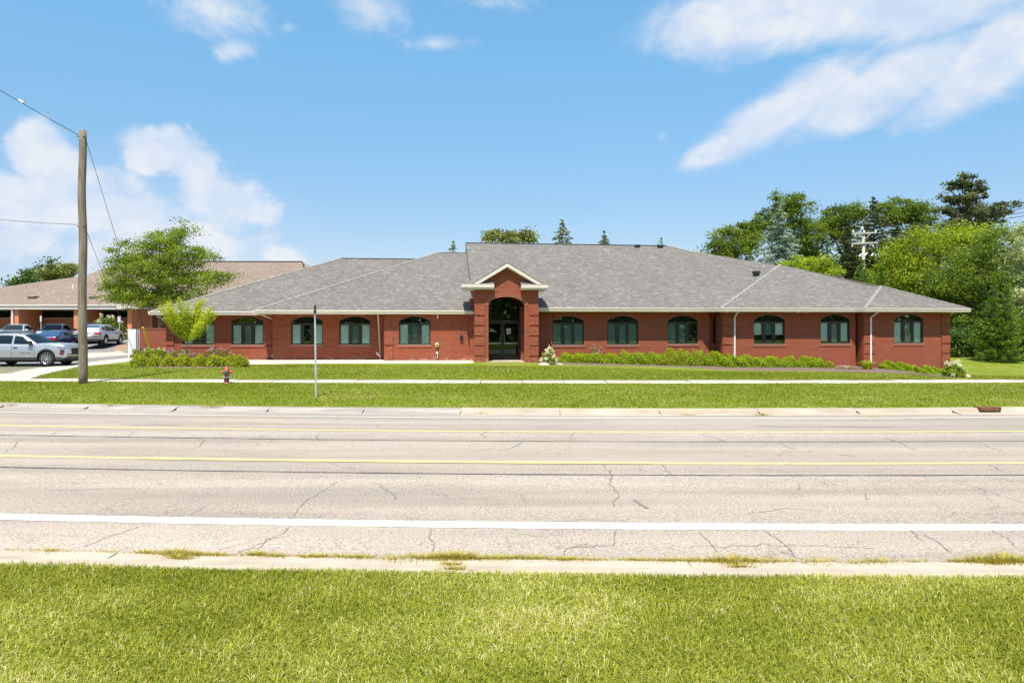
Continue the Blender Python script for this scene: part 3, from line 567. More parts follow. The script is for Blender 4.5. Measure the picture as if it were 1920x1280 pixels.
def window(o, v, style='full', slit=False):
    a, b, z0, zs, zt, ztr = o['a'], o['b'], o['z0'], o['zs'], o['zt'], o['ztr']; fw = .055; e = bld; V0 = v+.09; V1 = v+.15
    outer = [(b, z0), (a, z0)]+arch(a, b, zs, zt, 16); inner = [(b-fw, z0+fw), (a+fw, z0+fw)]+arch(a+fw, b-fw, zs, zt-fw, 16)
    mb = MB(); mb.ring(outer, inner, V0, V1); W_ = b-a
    rectb(mb, a+fw-.005, b-fw+.005, ztr-.045, ztr+.045, V0+.004, V1-.004)
    cols = [(a+fw, b-fw)] if slit else [(a+fw, a+.29*W_), (a+.375*W_, a+.625*W_), (a+.71*W_, b-fw)]
    if not slit:
        rectb(mb, a+.29*W_, a+.375*W_, z0+fw, ztr-.045, V0+.008, V1-.008); rectb(mb, a+.625*W_, a+.71*W_, z0+fw, ztr-.045, V0+.008, V1-.008)
    win = mb.build('window', 'bronze_frame', e)
    pm = MB(); ia = arch(a+fw, b-fw, zs, zt-fw, 16); pm.prism([(b-fw, ztr+.045), (a+fw, ztr+.045)]+ia, V1-.035, V1-.029); pm.build('pane', 'window_glass', win)
    for i, (c0, c1) in enumerate(cols):
        MB().box((c0, V1-.035, z0+fw), (c1, V1-.029, ztr-.045)).build('pane', 'window_glass', win)
        st = style[i] if isinstance(style, (list, tuple)) else style; zz0, zz1 = z0+fw, ztr-.05; h = zz1-zz0
        if i == 1 and not slit:
            s = MB(); s.ring([(c1, zz0), (c0, zz0), (c0, zz1), (c1, zz1)], [(c1-.035, zz0+.035), (c0+.035, zz0+.035), (c0+.035, zz1-.035), (c1-.035, zz1-.035)], V1-.055, V1-.036); s.build('sash', 'bronze_frame', win)
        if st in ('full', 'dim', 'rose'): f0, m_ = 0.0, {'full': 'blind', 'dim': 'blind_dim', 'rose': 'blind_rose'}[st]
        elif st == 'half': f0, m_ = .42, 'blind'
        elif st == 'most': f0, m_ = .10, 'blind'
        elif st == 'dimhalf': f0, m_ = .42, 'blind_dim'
        else: continue
        bl = MB(); n = 14
        for k in range(n):   # slats slightly apart
            q0 = zz0+h*f0+(h*(1-f0))*k/n; bl.quad((c0+.01, V1+.03, q0), (c1-.01, V1+.03, q0), (c1-.01, V1+.042, q0+h*(1-f0)/n*.97), (c0+.01, V1+.042, q0+h*(1-f0)/n*.97))
        bl.build('blind', m_, win)
    MB().box((a-.3, V1+.5, z0-.3), (b+.3, V1+.52, zt+.3)).build('dark_backing', 'room_dark', win)  # near-black panel added to stop light leaking in, stands for the dark room
    # header course following the arch, and a soldier course sill
    ao = arch(a-.085, b+.085, zs-.0, zt+.085, 16); ai = arch(a, b, zs, zt, 16); h = MB()
    for v_ in (v-.012,):
        for i in range(16): h.quad((ai[i][0], v_, ai[i][1]), (ai[i+1][0], v_, ai[i+1][1]), (ao[i+1][0], v_, ao[i+1][1]), (ao[i][0], v_, ao[i][1])); h.quad((ao[i][0], v_, ao[i][1]), (ao[i+1][0], v_, ao[i+1][1]), (ao[i+1][0], v, ao[i+1][1]), (ao[i][0], v, ao[i][1])); h.quad((ai[i][0], v_, ai[i][1]), (ai[i][0], v, ai[i][1]), (ai[i+1][0], v, ai[i+1][1]), (ai[i+1][0], v_, ai[i+1][1]))
    h.build('arch_course', 'soldier_brick', win)
    s = MB(); s.box((a-.06, v-.035, z0-.15), (b+.06, v+.09, z0-.012)); s.build('sill_course', 'soldier_brick', win); MB().box((a-.0, v-.045, z0-.012), (b, v+.12, z0+.0)).build('sill', 'soffit', win)
def op(px0, px1, yt, ys, y0, ytr, v):
    a, b = BU(px0, v), BU(px1, v); pm = (px0+px1)/2; return dict(a=a, b=b, z0=BZ(pm, y0, v), zs=BZ(pm, ys, v), zt=BZ(pm, yt, v), ztr=BZ(pm, ytr, v))
ZE_L = BZ(680, 582, .88)          # top of the gutter, left wing
ZE_R = BZ(1160, 578, .6)          # right wing
VA, VB, VC, VD, VE, VF, VP_ = 2.65, 2.25, 1.3, 1.4, .7, .3, 0.
ZL, ZR = ZE_L-.2, ZE_R-.22
wins = []
def opset(lst, v):
    r = [op(*q[:6], v) for q in lst]; wins.extend((o, v, q[6]) for o, q in zip(r, lst)); return r
F_, Dm = 'full', 'dim'
uA0, uA1, uB1, uC1 = BU(311, VA), BU(514, VA), BU(720, VC), BU(884, VC)
uD0, uD1, uE0, uE1, uF0, uF1 = BU(1010, VD), BU(1330, VD), BU(1354, VE), BU(1604, VE), BU(1618, VF), BU(1781, VF)
uP0, uP1 = BU(890, 0), BU(1009.6, 0)
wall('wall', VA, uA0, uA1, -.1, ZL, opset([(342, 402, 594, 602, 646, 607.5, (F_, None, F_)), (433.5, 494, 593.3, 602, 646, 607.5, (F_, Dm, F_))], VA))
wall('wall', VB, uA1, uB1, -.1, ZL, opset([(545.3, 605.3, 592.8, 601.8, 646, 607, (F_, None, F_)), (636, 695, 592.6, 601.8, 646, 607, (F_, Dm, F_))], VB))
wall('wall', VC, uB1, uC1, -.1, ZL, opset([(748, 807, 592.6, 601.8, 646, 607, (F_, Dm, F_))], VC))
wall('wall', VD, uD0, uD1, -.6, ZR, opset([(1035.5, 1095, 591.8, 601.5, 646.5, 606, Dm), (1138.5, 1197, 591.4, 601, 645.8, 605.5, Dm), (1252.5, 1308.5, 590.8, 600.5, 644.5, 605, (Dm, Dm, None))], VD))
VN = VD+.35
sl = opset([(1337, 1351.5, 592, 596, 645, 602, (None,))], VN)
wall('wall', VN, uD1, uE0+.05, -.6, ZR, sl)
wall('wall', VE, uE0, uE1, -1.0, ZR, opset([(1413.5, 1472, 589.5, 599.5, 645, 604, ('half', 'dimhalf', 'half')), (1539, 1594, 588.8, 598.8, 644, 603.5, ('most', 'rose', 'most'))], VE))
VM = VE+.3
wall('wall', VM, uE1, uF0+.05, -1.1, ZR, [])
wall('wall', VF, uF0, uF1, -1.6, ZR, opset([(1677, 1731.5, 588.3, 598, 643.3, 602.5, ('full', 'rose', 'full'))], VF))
for o, v, st in wins: window(o, v, st, slit=o['b']-o['a'] < .8)
mb = MB(); side(mb, uA0, VA, 16, -.1, ZL); side(mb, uA1, VB, VA, -.1, ZL); side(mb, uB1, VC, VB, -.1, ZL); side(mb, uC1, VC, 3, -.1, ZL)
side(mb, uD1, VD, VN, -.6, ZR); side(mb, uE0, VE, VN, -.6, ZR); side(mb, uE1, VE, VM, -1.1, ZR); side(mb, uF0, VF, VM, -1.1, ZR); side(mb, uF1, VF, 14, -1.6, ZR); side(mb, uD0, VD, 3, -.6, ZR)
mb.quad((uA0, 16, -.2), (uF1, 16, -1.6), (uF1, 16, ZR), (uA0, 16, ZL)); mb.build('return_wall', 'red_brick', bld)
# quoin blocks: proud brick panels with dark joints between
def quoins(px0, px1, v, ys, ybot, base_px=None):
    a, b = BU(px0, v), BU(px1, v); pm = (px0+px1)/2; zs = [BZ(pm, y, v) for y in ys]+[BZ(pm, ybot, v)]
    for z1, z0 in zip(zs[:-1], zs[1:]): MB().box((a, v-.055, z0+.035), (b, v+.01, z1-.035)).build('quoin', 'red_brick', bld)
    MB().box((a, v-.012, min(zs)), (b, v+.005, max(zs))).build('quoin_joint', 'tar', bld) if False else None
quoins(890, 909, 0, (573.4, 592.2, 610.6, 629.7, 648.0, 667.7), 679.5); quoins(992.6, 1009.6, 0, (573.4, 592.2, 610.6, 629.7, 648.0, 667.7), 679.5)
quoins(721, 737, VC, (629, 647.6), 675.5); quoins(1354.5, 1375, VE, (592.5, 611, 629.4, 646.9, 666.3), 690); quoins(1619, 1640, VF, (589.5, 608.5, 627.7, 645, 663.6), 697); quoins(1765, 1780.6, VF, (589.5, 608.5, 627, 644, 662, 681.3), 706); quoins(311.5, 327, VA, (629, 648), 672); quoins(498, 511, VA, (629, 648), 672)
# ---- portico
gz = BZ(950, 678.5, 0); ps, pt = BZ(950, 572.5, 0), BZ(950, 556.2, 0); ea, eb = BU(916, 0), BU(983.7, 0)
zE = BZ(950, 540, 0); DEP = 2.2
po = dict(a=ea, b=eb, z0=gz-.1, zs=ps, zt=pt, ell=True, reveal=.34)
wall('portico_wall', 0, uP0, uP1, gz-.1, zE, [po])
gp = BP(951.3, 499, 0); g0, g1 = BU(926.8, 0), BU(977, 0); gl, gr = BP(900, 531, 0), BP(1003, 532, 0)
mb = MB(); mb.quad((gl[0], 0, zE), (gr[0], 0, zE), (gr[0], 0, gr[1]), (gp[0], 0, gp[1]), (gl[0], 0, gl[1])); mb.build('gable_wall', 'red_brick', bld)
mb = MB(); side(mb, uP0, 0, 3, -.1, zE); side(mb, uP1, 0, 3, -.1, zE); 
wi = .12   # inner porch slightly wider than the opening, behind the front arch
ar = arch(ea, eb, ps, pt, 16, True); ai2 = arch(ea-wi, eb+wi, ps, pt+wi, 16, True)
for lp0, lp1 in zip([(ea-wi, gz-.1)]+ai2, ai2+[(eb+wi, gz-.1)]): mb.quad((lp0[0], .34, lp0[1]), (lp1[0], .34, lp1[1]), (lp1[0], DEP, lp1[1]), (lp0[0], DEP, lp0[1]))
for p, q, r, s in zip([(ea, gz)]+ar, ar+[(eb, gz)], [(ea-wi, gz)]+ai2, ai2+[(eb+wi, gz)]): mb.quad((p[0], .34, p[1]), (q[0], .34, q[1]), (s[0], .34, s[1]), (r[0], .34, r[1]))
rectb(mb, eb-.02, eb+wi, gz, ps, 1.55, DEP-.02)
mb.build('porch_lining', 'red_brick', bld)
for k, (g, th_) in enumerate(((.0, .10), (.105, .10))):
    ao, ai = arch(ea-g-th_, eb+g+th_, ps, pt+g+th_, 24, True), arch(ea-g, eb+g, ps, pt+g, 24, True); h = MB()
    for i in range(24): h.add([(ai[i][0], -.02-.012*k, ai[i][1]), (ai[i+1][0], -.02-.012*k, ai[i+1][1]), (ao[i+1][0], -.02-.012*k, ao[i+1][1]), (ao[i][0], -.02-.012*k, ao[i][1]), (ai[i][0], .002, ai[i][1]), (ai[i+1][0], .002, ai[i+1][1]), (ao[i+1][0], .002, ao[i+1][1]), (ao[i][0], .002, ao[i][1])], [(0, 1, 2, 3), (3, 2, 6, 7), (1, 0, 4, 5)])
    h.build('arch_course', 'soldier_brick', bld)
MB().box((ea-.09, -.03, gz), (ea-.03, .002, ps)).build('arch_jamb', 'red_brick', bld); MB().box((eb+.03, -.03, gz), (eb+.09, .002, ps)).build('arch_jamb', 'red_brick', bld)
# doors
dv = DEP-.05; zt_d = BZ(942, 603.5, dv); rail = BZ(942, 643.5, dv); bot = BZ(942, 674.5, dv); d0, d1 = ea-wi+.01, eb+wi-.12; dm = (d0+d1)/2
fr = MB(); fr.ring([(d1, bot), (d0, bot)]+arch(d0, d1, ps, pt+wi, 16, True), [(d1-.05, bot+.02), (d0+.05, bot+.02)]+arch(d0+.05, d1-.05, ps, pt+wi-.05, 16, True), dv-.06, dv+.06); rectb(fr, d0+.05, d1-.05, zt_d, zt_d+.09, dv-.055, dv+.055)
frame = fr.build('door_frame', 'bronze_frame', bld)
ta = arch(d0+.05, d1-.05, ps, pt+wi-.05, 16, True); tp = MB(); tp.prism([(d1-.05, zt_d+.09), (d0+.05, zt_d+.09)]+ta, dv+.0, dv+.006); tp.build('transom_pane', 'window_glass', frame)
for k, (a, b) in enumerate(((d0+.055, dm-.006), (dm+.006, d1-.055))):
    m1 = MB(); m1.ring([(b, bot+.03), (a, bot+.03), (a, zt_d-.01), (b, zt_d-.01)], [(b-.085, bot+.22), (a+.085, bot+.22), (a+.085, zt_d-.10), (b-.085, zt_d-.10)], dv-.025, dv+.025); door = m1.build('door', 'bronze_frame', bld)
    MB().box((a+.085, dv-.004, bot+.22), (b-.085, dv+.002, zt_d-.10)).build('pane', 'tint_glass', door)
    MB().box((a+.085, dv-.07, rail-.02), (b-.085, dv-.03, rail+.02)).build('push_bar', 'steel', door)
    hx = (b-.12) if k == 0 else (a+.12); hd = MB(); hd.tube([(hx, dv-.025, rail+.08), (hx, dv-.09, rail+.1), (hx, dv-.09, rail+.38), (hx, dv-.025, rail+.40)], .014, 6); hd.build('handle', 'steel', door)
    if k == 1: MB().box((a+.25, dv-.012, rail+.55), (a+.50, dv-.006, rail+.87)).build('notice', 'paper', door); MB().box((a+.29, dv-.018, rail+.60), (a+.46, dv-.013, rail+.80)).build('notice_print', 'paper_print', door)
    else:
        # looped emblem and two short lines of small white lettering on the left leaf
        lg = MB(); c0 = (a+.20, rail+.80); q = [(c0[0]+.12*cos(t_)*(1 if t_ < pi else .9), c0[1]+.10*sin(t_)) for t_ in np.linspace(-.3, 4.0, 14)]
        for p1, p2 in zip(q[:-1], q[1:]): lg.tube([(p1[0], dv-.008, p1[1]), (p2[0], dv-.008, p2[1])], .009, 4)
        lg.tube([(c0[0]+.10, dv-.008, c0[1]-.04), (c0[0], dv-.008, c0[1]-.16), (c0[0]-.06, dv-.008, c0[1]-.30)], .008, 4)
        for i in range(5): lg.box((c0[0]+.12+.040*i, dv-.012, c0[1]-.03), (c0[0]+.148+.040*i, dv-.006, c0[1]+.03-.02*(i % 2)))
        for i in range(10): lg.box((c0[0]+.12+.036*i, dv-.012, c0[1]-.115), (c0[0]+.143+.036*i, dv-.006, c0[1]-.065-.015*(i % 2)))
        lg.build('door_lettering', 'letter_white', door)
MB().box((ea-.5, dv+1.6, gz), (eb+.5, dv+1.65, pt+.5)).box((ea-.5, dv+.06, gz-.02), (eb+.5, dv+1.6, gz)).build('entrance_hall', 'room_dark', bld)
MB().box((ea+.002, -.06, gz-.12), (eb-.002, DEP, gz+.03)).build('doorstep', 'concrete', bld)
MB().box((BU(881, 1.0), 1.0, -.1), (uP0, 1.6, ZL+.9)).build('portico_wall', 'red_brick', bld)
# ---- roofs
roof = MB(); SL = .45; TK = .09
def A_(px, py): return RP(px, py, BZ(400, 584, 1.9), 1.9, SL)
def B_(px, py): return RP(px, py, ZE_L+.02, .88, SL)
def D_(px, py): return RP(px, py, ZE_R+.02, .6, SL)
def E_(px, py): return RP(px, py, ZE_R+.03, -.05, SL)
def FF(px, py): return RP(px, py, ZE_R+.035, -.4, SL)
zA, zB, zD = BZ(400, 584, 1.9), ZE_L+.02, ZE_R+.02
a0 = (BU(281, 1.9), 1.9, zA); a1 = (BU(500, 1.9), 1.9, zA); aR = A_(640, 484); aR2 = (A_(800, 484)[0]+2, aR[1], aR[2])
aV = (a1[0]+(aR[1]-1.9)*.95+2, aR[1], aR[2])
roof.slab([a0, a1, (a1[0]+9, aR[1], aR[2]), aR], TK)
roof.slab([a0, aR, (aR[0], 2*aR[1]-1.9, zA)[:2]+(zA,), (a0[0], 2*aR[1]-1.9, zA)], TK)
roof.slab([(aR[0], aR[1], aR[2]), (a1[0]+9, aR[1], aR[2]), (a1[0]+9, 2*aR[1]-1.9, zA), (a0[0], 2*aR[1]-1.9, zA)], TK)
b0 = (BU(478, .88), .88, zB); bP = B_(822, 473); bQ = B_(850, 475); bQ = (bQ[0], bP[1], bP[2]); b1 = (BU(888, .88), .88, zB)
roof.slab([b0, b1, (b1[0]+.0, bP[1], bP[2]), bP], TK)
bb = (b0[0], 2*bP[1]-.88, zB); roof.slab([b0, bP, bb], TK); roof.slab([bP, (b1[0], bP[1], bP[2]), (b1[0], bb[1], zB), bb], TK)
d0r = (BU(887.5, .6), .6, zD); dRl = D_(859, 455); dRl = (dRl[0], dRl[1], dRl[2]); dRr = D_(1250, 460.5); dRl = (d0r[0]+.0, dRl[1], dRl[2])
dT = D_(1425, 502.5); dB = D_(1322, 577.5)
zn = zD+SL*(DEP+.55-.6); roof.slab([(d0r[0], .6, zD), (uP0, .6, zD), (uP0, DEP+.55, zn), (uP1, DEP+.55, zn), (uP1, .6, zD), dB, dT, dRr, dRl], TK)
rb = 2*dRl[1]; roof.slab([dRl, dRr, (dRr[0]+9.5, rb-.6, zD), (d0r[0], rb-.6, zD)], TK)
e0 = (BU(1350, -.05), -.05, ZE_R+.03); eP = E_(1462, 496); e1 = (BU(1604, -.05), -.05, ZE_R+.03); eV = E_(1635, 537)
roof.slab([dB, e0, eP, dT], TK); roof.slab([e0, e1, eV, eP], TK)
f0 = (BU(1620, -.4), -.4, ZE_R+.035); f1 = (BU(1818, -.4), -.4, ZE_R+.035); fP = FF(1651, 536)
roof.slab([e1, f0, fP, eV], TK); roof.slab([f0, f1, fP], TK)
fb = (f1[0], 14.5, zD); roof.slab([fP, f1, fb, eP], TK); roof.slab([eV, fP, eP], TK); roof.slab([dT, eP, fb, dRr], TK)
roof.build('roof', 'grey_shingle', bld)
def cap(p, q, m_='ridge_shingle', w_=.13, n=None, name='hip_cap'):
    p, q = Vector(p), Vector(q); L = (q-p).length; n = n or max(2, int(L/.30)); d = (q-p).normalized(); s = d.cross(Vector((0, 0, 1))).normalized()*w_; mb = MB()
    for i in range(n):
        a, b = p.lerp(q, i/n), p.lerp(q, (i+1.05)/n if i < n-1 else 1); up = Vector((0, 0, .035)); lo = Vector((0, 0, -.02)); mb.quad(a+lo-s, a+up, b+up*.7, b+lo*.6-s); mb.quad(a+up, a+lo+s, b+lo*.6+s, b+up*.7)
    mb.build(name, m_, bld)
cap(a0, aR); cap(aR, (a1[0]+9, aR[1], aR[2]), 'dark_ridge', .14, None, 'ridge_cap'); cap(b0, bP); cap(bP, (b1[0], bP[1], bP[2]), name='ridge_cap'); cap(e0, eP); cap(f0, fP); cap(fP, f1); cap(dRr, dT, 'ridge_shingle', .12); cap(dRl, dRr, 'dark_ridge', .16, None, 'ridge_cap')
MB().slab([(d0r[0]-.03, .6, zD+.012), (d0r[0]+.02, .6, zD+.012), (dRl[0]+.02, dRl[1], dRl[2]+.012), (dRl[0]-.03, dRl[1], dRl[2]+.012)], .24).build('rake_board', 'dark_ridge', bld)
mb = MB(); mb.quad((d0r[0], .7, zD-.1), (d0r[0], dRl[1], zD-.1), (d0r[0], dRl[1], dRl[2]-.1)); mb.quad((d0r[0], dRl[1], zD-.1), (d0r[0], rb-.7, zD-.1), (d0r[0], dRl[1], dRl[2]-.1)); mb.build('gable_end', 'tan_metal', bld)
for px, py in ((1194.5, 463.2), (1237.5, 464), (1418, 515)):
    p = D_(px, py) if px < 1300 else E_(px, py-2); p = (p[0], p[1], p[2]); MB().box((p[0]-.19, p[1]-.2, p[2]+.0), (p[0]+.19, p[1]+.2, p[2]+.16)).box((p[0]-.15, p[1]-.15, p[2]-.25), (p[0]+.15, p[1]+.15, p[2]+.01)).build('roof_vent', 'black_plastic', bld)
# gutters, fascia and soffits
def eave(pts, z, wallv, name='gutter', hb=.19):
    mb = MB(); pts = [Vector((p[0], p[1], 0)) for p in pts]
    for p, q in zip(pts[:-1], pts[1:]):
        d = (q-p).normalized(); n_ = Vector((d.y, -d.x, 0)); pr = [(0, 0), (.11, 0), (.125, -.03), (.10, -.07), (.07, -hb), (0, -hb)]
        k = [tuple(p+n_*a+Vector((0, 0, z+b))) for a, b in pr]+[tuple(q+n_*a+Vector((0, 0, z+b))) for a, b in pr]
        mb.add(k, [(i, i+1, i+7, i+6) for i in range(5)]+[(5, 0, 6, 11), tuple(range(6)), tuple(range(11, 5, -1))])
    mb.build(name, 'cream_metal', bld)
def soffit(poly, z): m_ = MB(); m_.slab([(a, b, z) for a, b in poly], .02); m_.build('soffit', 'soffit', bld)
eave([(a0[0], 16), (a0[0], 1.9), (b0[0]+.3, 1.9)], zA, VA); soffit([(a0[0], 1.9), (b0[0]+.6, 1.9), (b0[0]+.6, VA), (a0[0], VA+.0)], zA-.18); soffit([(a0[0], VA), (uA0, VA), (uA0, 16), (a0[0], 16)], zA-.18)
eave([(b0[0], 2.4), (b0[0], .88), (b1[0], .88)], zB-.02, VC); soffit([(b0[0], .88), (b1[0], .88), (b1[0], VB), (b0[0], VB)], zB-.2)
eave([(uP1-.02, .6), (dB[0]-.1, .6), (e0[0], -.05), (e1[0], -.05), (f0[0], -.4), (f1[0], -.4), (f1[0], 14)], zD, VD, hb=.20)
soffit([(uP1, .6), (dB[0], .6), (e0[0], -.05), (e1[0], -.05), (f0[0], -.4), (f1[0], -.4), (f1[0], VF), (uF0, VF), (uE1, VM), (uE1, VE), (uE0, VE), (uD1, VN), (uP1, VD)], zD-.205); soffit([(uF1, VF), (f1[0], VF), (f1[0], 14), (uF1, 14)], zD-.205)
# portico roof: gable with cornice returns
ov = -.36; pk = BP(951.3, 491.2, ov); rl = BP(887, 528.5, ov); rr = BP(1017.5, 532, ov); zr_ = (rl[1]+rr[1])/2; slp = (pk[1]-zr_)/((rr[0]-rl[0])/2)
vb = .6+(pk[1]-zD)/SL; vbe = .6+(zr_-zD)/SL; pr_ = MB()
pr_.slab([(rl[0], ov, zr_), (pk[0], ov, pk[1]), (pk[0], vb+.1, pk[1]), (rl[0], vbe+.1, zr_)][::-1], .06); pr_.slab([(pk[0], ov, pk[1]), (rr[0], ov, zr_), (rr[0], vbe+.1, zr_), (pk[0], vb+.1, pk[1])][::-1], .06); pr_.build('portico_roof', 'grey_shingle', bld)
for s_, x0 in ((-1, rl[0]), (1, rr[0])):
    th_ = .20; mb = MB(); mb.prism([(x0-s_*.0, zr_-.062), (pk[0], pk[1]-.062), (pk[0], pk[1]-.062-th_), (x0-s_*(th_/slp*.9), zr_-.072)], ov+.005, ov+.05); mb.build('rake_board', 'cream_metal', bld)
    mb = MB(); mb.prism([(x0-s_*(th_/slp*.9), zr_-.08), (pk[0], pk[1]-.08-th_), (pk[0], pk[1]-.10-th_), (x0-s_*(th_/slp*.9), zr_-.10)], ov+.05, .0); mb.build('rake_soffit', 'soffit', bld)
for s_, pa, pb in ((-1, 867, 926.5), (1, 976.8, 1026)):
    ua, ub = BU(pa, ov), BU(pb, ov); zt2 = BZ((pa+pb)/2, 533 if s_ < 0 else 534.2, ov); zb2 = zt2-.27
    if s_ < 0: lx, hx = ua, ub
    else: lx, hx = ub, ua
    g = MB(); g.box((min(ua, ub), ov-.09, zt2-.17), (max(ua, ub), ov+.0, zt2)); g.box((min(ua, ub)+.0, ov, zb2), (max(ua, ub), -.0, zb2+.03)); g.box((min(ua, ub), ov-.03, zb2), (max(ua, ub), ov-.0, zt2-.17))
    g.box((lx-.045, ov-.05, zt2-.17), (lx+.045, 1.2, zt2)) ; g.box((min(lx, uP0 if s_ < 0 else uP1), .0, zb2), (max(lx, uP0 if s_ < 0 else uP1), 1.3, zb2+.03)); g.build('cornice_return', 'cream_metal', bld)
    r_ = MB(); zt3 = zt2+.20; r_.slab([(lx, ov, zt2+.01), (hx, ov, zt2+.01), (hx, .0, zt3+.02), (lx-s_*.35, .0, zt3+.02)] if s_ > 0 else [(lx, ov, zt2+.01), (lx+.35, .0, zt3+.02), (hx, .0, zt3+.02), (hx, ov, zt2+.01)][::-1], .03)
    r_.slab([(lx, ov, zt2+.01), (lx-s_*.35, 0, zt3+.02), (lx-s_*.35, 1.6, zt3+.02), (lx, 1.6, zt2+.01)], .03); r_.build('return_roof', 'grey_shingle', bld)
# downspouts and small fixtures
def spout(pts, m_, w_=.05): mb = MB(); mb.tube(pts, w_, 6); return mb.build('downspout', m_, bld)
def L(px, py, v): u, z = BP(px, py, v); return (u, v, z)
spout([L(708.5, 586, .95), L(712.5, 655, VB-.05), L(713, 674, VB-.06)], 'tan_metal', .045); spout([L(706, 661, 2.05), L(712, 667, 2.15)], 'white_metal', .06)
spout([L(1386, 582, .0), L(1383.5, 585.5, .05), L(1377.5, 594, VE-.05), L(1377.5, 672, VE-.06)], 'white_metal', .05); spout([L(1648, 582, -.32), L(1645.5, 585.5, -.3), L(1633, 595, VF-.05), L(1633, 684, VF-.06)], 'white_metal', .05)
spout([L(492, 588, 1.0), L(494, 592, 1.2), L(513, 598.5, VA-.05)], 'cream_metal', .04); spout([L(293, 587, 2.0), L(294, 592, 2.1), L(311, 601, VA+.1)], 'cream_metal', .045); spout([L(1791, 583, .1), L(1782, 591, VF+.2)], 'white_metal', .04)
fl = empty('flood_light', (0, 0, 0)); fl.parent = bld; u, z = BP(512.5, 666.5, VA-.15); MB().lathe([(.0, -.08), (.07, -.08), (.09, .06), (.0, .06)], 12, 'x', (u, VA-.15, z)).build('lamp_head', 'white_metal', fl); MB().tube([(u, VA-.15, z), (u+.02, VA-.02, z-.15)], .02, 6).build('bracket', 'white_metal', fl)
be = empty('fire_bell', (0, 0, 0)); be.parent = bld; u, z = BP(819.5, 646.5, VC-.1); MB().lathe([(.0, -.05), (.06, -.055), (.12, -.02), (.13, .03), (.0, .06)], 18, 'y', (u, VC-.08, z)).build('gong', 'bell_brass', be); MB().lathe([(.0, -.02), (.04, -.02), (.045, .02)], 10, 'y', (u, VC-.16, z)).build('hub', 'sign_dark', be)
u, z = BP(819.5, 661, VC-.1); MB().lathe([(0, -.09), (.055, -.09), (.06, .08), (0, .08)], 12, 'y', (u, VC-.09, z)).tube([(u+.02, VC-.06, z), (u+.02, VC-.05, z-.3)], .03, 8).build('fire_hose_inlet', 'white_metal', bld)
u, z = BP(820.5, 593.5, VC-.1); MB().box((u-.04, VC-.12, z-.09), (u+.04, VC-.003, z+.1)).build('wall_camera', 'white_metal', bld)
u, z = BP(865, 632, VC-.1); MB().lathe([(.0, .18), (.07, .10), (.10, .0), (.06, -.14), (.0, -.18)], 8, 'z', (u, VC-.10, z)).build('wall_lamp', 'black_plastic', bld)
# front walk and beds (world axes)
fw = [B2W(u, v) for u, v in ((BU(455, 2.0), 2.2), (uA1, 1.8), (BU(720, 1.3), 1.0), (uP0-.1, .6), (uP0-.02, .4))]
fl_ = gh([(455, 683), (560, 681.5), (720, 681), (860, 681), (888, 680.5)])
structure(drape('front_walk', fl_, [B2W(BU(455, VA), VA+.1), B2W(uA1, VA+.05), B2W(uB1, VB), B2W(uB1+.2, VC+.05), B2W(uP0, VC+.05)], 'pale_concrete', .05, 60, 5), 'bright concrete walk along the foot of the left brick wing', 'walk')
def bed(label, lower, upper, m_='mulch', name='mulch_bed'): return structure(drape(name, lower, upper, m_, .045, 40, 6), label, 'planting bed')
bed('reddish mulch bed under the hedge right of the entrance', gh([(1012, 683), (1100, 685), (1200, 686.5), (1300, 689.5), (1340, 693), (1420, 695), (1560, 696), (1660, 700), (1760, 707), (1800, 709)]), [B2W(u, v) for u, v in ((uD0, VD+.02), (uD1, VD+.02), (uE0, VE+.3), (uE1, VE+.02), (uF0, VF+.1), (uF1, VF+.02), (uF1+.6, VF))])
bed('mulch bed under the yellow-green hedge at the left end of the building', gh([(246, 687), (300, 690), (380, 690.5), (440, 689), (462, 686)]), [B2W(u, v) for u, v in ((uA0-1.6, VA+.2), (uA0, VA+.02), (uA0+3, VA+.02), (BU(455, VA), VA-.3))])
bed('bare brown dirt beside the white gate and the parked silver car', gh([(205, 662), (262, 663)]), gh([(222, 645), (262, 645)]), 'dirt', 'dirt_patch')
# ------------------------------------------------------------------ the other brick building behind the parking lot
fo = P(150, 600, 66); FZ = float(G(-40, 64)); fb_ = empty('neighbouring_building', (fo.x, 66, FZ), 0, 'low orange brick building with tan shingle roof behind the parked cars', 'building')
def FL(px, py, d): p = P(px, py, d); return (p.x-fo.x, d-66, p.z-FZ)
x0 = FL(-420, 600, 66)[0]; x1 = FL(330, 600, 66)[0]; zw = FL(0, 597, 68)[2]; ze = FL(0, 580, 65.2)[2]; zt_ = FL(0, 571, 65)[2]
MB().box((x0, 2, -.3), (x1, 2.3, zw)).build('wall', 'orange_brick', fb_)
MB().box((x0, 2.02, zw), (x1, 2.3, zw+.08)).build('sill', 'tan_metal', fb_)
MB().box((x0, 2.15, zw+.08), (x1, 2.2, ze)).build('window_band', 'tint_glass', fb_); MB().box((x0, 4, 0), (x1, 4.1, ze)).build('dark_backing', 'room_dark', fb_)  # near-black panel added behind the band in place of the unlit interior
for px in (-330, -160, 23, 142, 247, 330):
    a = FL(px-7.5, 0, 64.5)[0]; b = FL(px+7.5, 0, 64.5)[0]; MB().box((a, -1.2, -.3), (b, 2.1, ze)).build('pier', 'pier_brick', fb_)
MB().box((x0-1, -1.5, ze), (x1, 2.3, ze+.04)).build('soffit', 'soffit', fb_); MB().box((x0-1, -1.52, ze+.0), (x1, -1.46, zt_)).box((x0-1, -1.62, zt_-.14), (x1, -1.52, zt_)).build('fascia', 'cream_metal', fb_)
spx = FL(18, 0, 64.3)[0]; MB().tube([(spx, -1.35, ze), (spx, -1.3, 0)], .07, 6).build('downspout', 'white_metal', fb_)
rz = lambda px, py, sl: RPf(px, py, sl)
